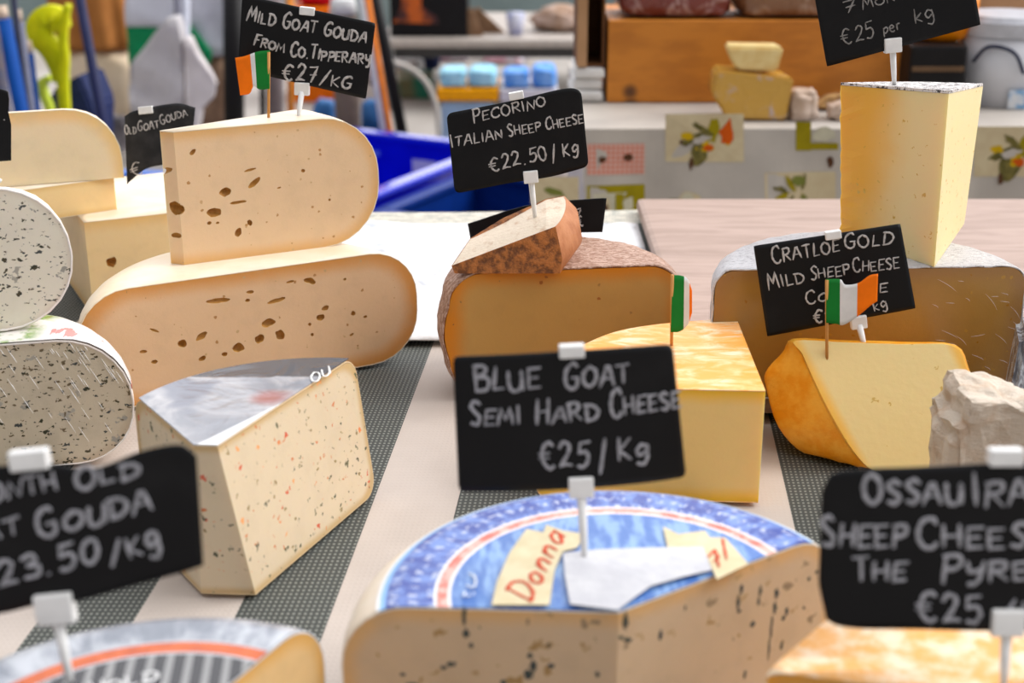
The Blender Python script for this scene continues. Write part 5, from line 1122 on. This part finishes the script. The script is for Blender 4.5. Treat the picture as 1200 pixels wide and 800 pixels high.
# lime strap: a wide band looped over, hanging from the rods
yl = 3.62; pts = [(78, 6), (74, 30), (68, 42), (58, 38), (48, 36), (38, 30), (35, 22), (40, 14), (52, 11), (66, 14), (70, 24), (60, 30)]
strap = thing('lime_strap', 'lime yellow looped strap hanging over the navy bag', 'strap', (D(66, 100, yl).x, yl, ZG))
def band_mesh(b, ctr, wid, y, depth=.03):
    rows = []
    C = crom(ctr, 6)
    for i, p in enumerate(C):
        q0_, q1_ = C[max(i-1, 0)], C[min(i+1, len(C)-1)]; d = np.array(q1_)-np.array(q0_); d /= np.linalg.norm(d)+1e-9; nrm = np.array((-d[1], d[0])); w = np.interp(i/(len(C)-1), np.linspace(0, 1, len(wid)), wid)/2
        a, c = D(*(np.array(p)+nrm*w), y), D(*(np.array(p)-nrm*w), y); rows.append([b.verts.new(a), b.verts.new(c), b.verts.new(c+V((0, depth, 0))), b.verts.new(a+V((0, depth, 0)))])
    for r, s in zip(rows, rows[1:]):
        for k in range(4): b.faces.new((r[k], r[(k+1) % 4], s[(k+1) % 4], s[k]))
    b.faces.new(rows[0]); b.faces.new(rows[-1][::-1]); bmesh.ops.bevel(b, geom=[], offset=0)
b = bmesh.new(); band_mesh(b, [(70, 36), (64, 22), (51, 21), (43, 31), (46, 45), (56, 56), (65, 74), (69, 96)], [22, 26, 27, 26, 25, 24, 21, 14], yl); putbm('loop', b, lime, strap, True)
b = bmesh.new(); band_mesh(b, [(78, 6), (74, 24), (72, 50), (74, 72), (72, 96), (76, 150)], [6, 9, 9, 9, 12, 10], yl-.032, .028); putbm('tail', b, lime, strap, True)
b = bmesh.new(); band_mesh(b, [(58, 92), (48, 98), (50, 112), (56, 128), (60, 150)], [8, 10, 8, 8, 8], yl+.035); putbm('lower_end', b, plain('lime_pale', (.60, .70, .12), .55), strap, True)
sb = thing('navy_bag', 'navy bag standing below the lime strap, behind the left gouda', 'bag', (D(83, 110, 3.75).x, 3.8, ZG))
P = [D(x, y, 3.72) for x, y in ((58, 108), (92, 88), (108, 126), (104, 150), (62, 150))]; P[3].z = P[4].z = ZG; P[3].x -= .06; b = bmesh.new(); A = [b.verts.new(p) for p in P]; B = [b.verts.new(p+V((.02, .16, 0))) for p in P]
b.faces.new(A); b.faces.new(B[::-1])
for i in range(5): b.faces.new((A[i], A[(i+1) % 5], B[(i+1) % 5], B[i]))
bmesh.ops.bevel(b, geom=b.edges[:], offset=.008, segments=2, affect='EDGES'); putbm('bag_body', b, plain('bag_navy', (.02, .03, .085), .75, (.03, .04, .11), 60), sb)
# brown cloth hanging in folds over a cream sack
brm = plain('brown_wool', (.42, .19, .07), .85, (.32, .14, .05), 8, .3, 60)
yk = 5.6
def drape(name, label, cat, x0, x1, ytop, ybot, y, dep, folds, m, amp=.02, seed=0, tg=True):
    a, c = D(x0[0], ytop, y), D(x0[1], ytop, y); e, f = D(x1[0], ybot, y), D(x1[1], ybot, y); vs = []; n, k = 60, 14
    for j in range(k+1):
        t = j/k; l, r = a.lerp(e, t), c.lerp(f, t)
        for s in range(n):
            ang = 2*math.pi*s/n; cx = (l.x+r.x)/2; w = (r.x-l.x)/2; fo = amp*math.sin(folds*ang+seed)*(.3+.7*t)
            vs.append((cx+(w+fo*.3)*math.copysign(abs(math.cos(ang))**.7, math.cos(ang)), y+dep/2+(dep/2+fo)*math.sin(ang), l.z))
    fs = [(j*n+s, j*n+(s+1) % n, (j+1)*n+(s+1) % n, (j+1)*n+s) for j in range(k) for s in range(n)]+[tuple(range(n))[::-1], tuple(k*n+s for s in range(n))]
    o = put(name, vs, fs, m, None, True)
    if tg: tag(o, label, cat)
    return o
zs = D(110, 60, yk).z
p = D(129, 95, yk); lump('cream_sack', 'cream sack on the ground under the brown cloth', 'sack', plain('sack_cream', (.74, .62, .48), .8, (.66, .54, .40), 14), (D(112, 90, yk).x, yk+.1, ZG), .155, .12, (zs-ZG)/2*.985, 5, .06, sq=.4)
drape('brown_cloth', 'brown cloth hanging in folds behind the navy pole', 'cloth', (44, 134), (50, 151), -40, 59, yk-.02, .24, 9, brm, .022)
p = U(140, 118, ZG); lump('denim_bundle', 'grey-blue bundle on the ground at the foot of the cream sack', 'bundle', plain('denim', (.16, .19, .27), .8, (.26, .28, .34), 12), (p.x+.02, p.y-.18, ZG), .09, .09, .06, 6, .3)
p = U(120, 112, ZG); lump('red_cone', 'small brick-red bundle beside the grey-blue one', 'bundle', plain('brick_red', (.52, .20, .15), .8), (p.x-.01, p.y-.15, ZG), .035, .04, .07, 2, .2)
p = U(136, 130, ZG); lump('white_bundle', 'small white bundle on the ground before the grey-blue one', 'bundle', plain('bundle_white', (.62, .60, .60), .8), (p.x, p.y-.25, ZG), .08, .05, .03, 3, .2)
p = U(160, 150, ZG); lump('grey_bundle', 'dark grey bundle on the ground behind the small worn card', 'bundle', plain('bundle_dark', (.12, .11, .12), .8, (.35, .33, .34), 9), (p.x-.04, p.y-.6, ZG), .15, .12, .09, 4, .2)
# white and green bags on a stand
bagw = plain('bag_white', (.66, .67, .74), .35, (.58, .59, .66), 6, .3, 12); bagg = plain('bag_green', (.008, .26, .11), .4); sheetm = plain('grey_sheet', (.58, .56, .57), .4, (.50, .48, .49), 7, .6, 14); sheetw = plain('pale_sheet', (.72, .68, .68), .4, (.62, .58, .58), 7, .5, 14)
pst = lean_pole('stand_pole', 'grey upright pole holding the white bags', 'pole', [(207, -30), (213, 124)], 5.0, .014, plain('pole_grey', (.20, .20, .25), .4))
lean_pole('pale_pole', 'pale upright pole just right of the grey one', 'pole', [(217, -30), (218, 124)], 5.06, .016, plain('pole_pale', (.62, .64, .72), .4))
bg1 = thing('shopping_bag', 'large white bag with a green bottom band, left of the grey pole', 'bag', (D(180, 60, 5.3).x, 5.36, ZG))
def slab(name, pts, y, dy, m, root, bev=.01, sub=0, amp=0., zground=False):
    P = [D(x, yy, y) for x, yy in pts]
    b = bmesh.new(); A = [b.verts.new(p) for p in P]; B = [b.verts.new(p+V((0, dy, 0))) for p in P]; k = len(P)
    b.faces.new(A); b.faces.new(B[::-1])
    for i in range(k): b.faces.new((A[i], A[(i+1) % k], B[(i+1) % k], B[i]))
    if sub:
        bmesh.ops.triangulate(b, faces=b.faces[:]); bmesh.ops.subdivide_edges(b, edges=b.edges[:], cuts=sub, use_grid_fill=True)
        for v in b.verts: v.co += V((vnoise(v.co, 14, 1)*.3, vnoise(v.co, 11, 2), 0))*amp; v.co.z = max(v.co.z, ZG+.002)
    elif bev: bmesh.ops.bevel(b, geom=b.edges[:], offset=bev, segments=2, affect='EDGES')
    return putbm(name, b, m, root, bool(sub))
gz = 168
slab('bag_top', [(146, -30), (206, -30), (206, 31), (148, 31)], 5.3, .12, bagw, bg1, 0, 6, .02); slab('green_band', [(148, 32), (206, 32), (206, 75), (151, 75)], 5.3, .12, bagg, bg1, 0, 4, .01); slab('bag_bottom', [(152, 76), (206, 76), (206, gz-15), (153, gz-15)], 5.3, .12, plain('bag_lower', (.13, .14, .2), .6), bg1, 0, 4, .01)
g1_ = thing('plastic_sheet', 'grey-white plastic sheet bunched up to the left of the grey pole', 'sheet', (D(185, 120, 4.85).x, 4.9, ZG))
slab('sheet', [(196, 22), (206, 20), (212, 50), (214, 128), (208, gz), (156, gz), (150, 104), (156, 72)], 4.85, .08, sheetm, g1_, 0, 8, .03)
g2_ = thing('plastic_sheet', 'pale plastic sheet hanging to the right of the grey pole', 'sheet', (D(235, 120, 4.85).x, 4.9, ZG))
slab('sheet', [(216, 44), (221, 46), (238, 74), (252, 100), (248, 116), (234, 130), (228, gz), (222, gz)], 4.85, .06, sheetw, g2_, 0, 8, .02)
bg2 = thing('shopping_bag', 'white bag with a slanting green band, right of the pale pole', 'bag', (D(240, 60, 5.3).x, 5.36, ZG))
slab('bag_top', [(222, -30), (262, -30), (262, 66), (247, 66), (222, 30)], 5.3, .12, bagw, bg2, 0, 6, .03); slab('green_band', [(219, 28), (224, 32), (247, 62), (245, 75), (240, 76), (219, 46)], 5.26, .03, bagg, bg2, 0, 3, .005); slab('bag_bottom', [(224, 68), (262, 67), (262, gz-15), (226, gz-15)], 5.32, .10, plain('bag_brown', (.30, .20, .14), .8, (.22, .14, .1), 12), bg2, 0, 4, .015)
lean_pole('black_post', 'thick black post left of the mild goat gouda card', 'post', [(273, -30), (274, 82)], 5.2, .038, bmk)
bpy.data.objects['black_post'].location = (0, 0, 0)
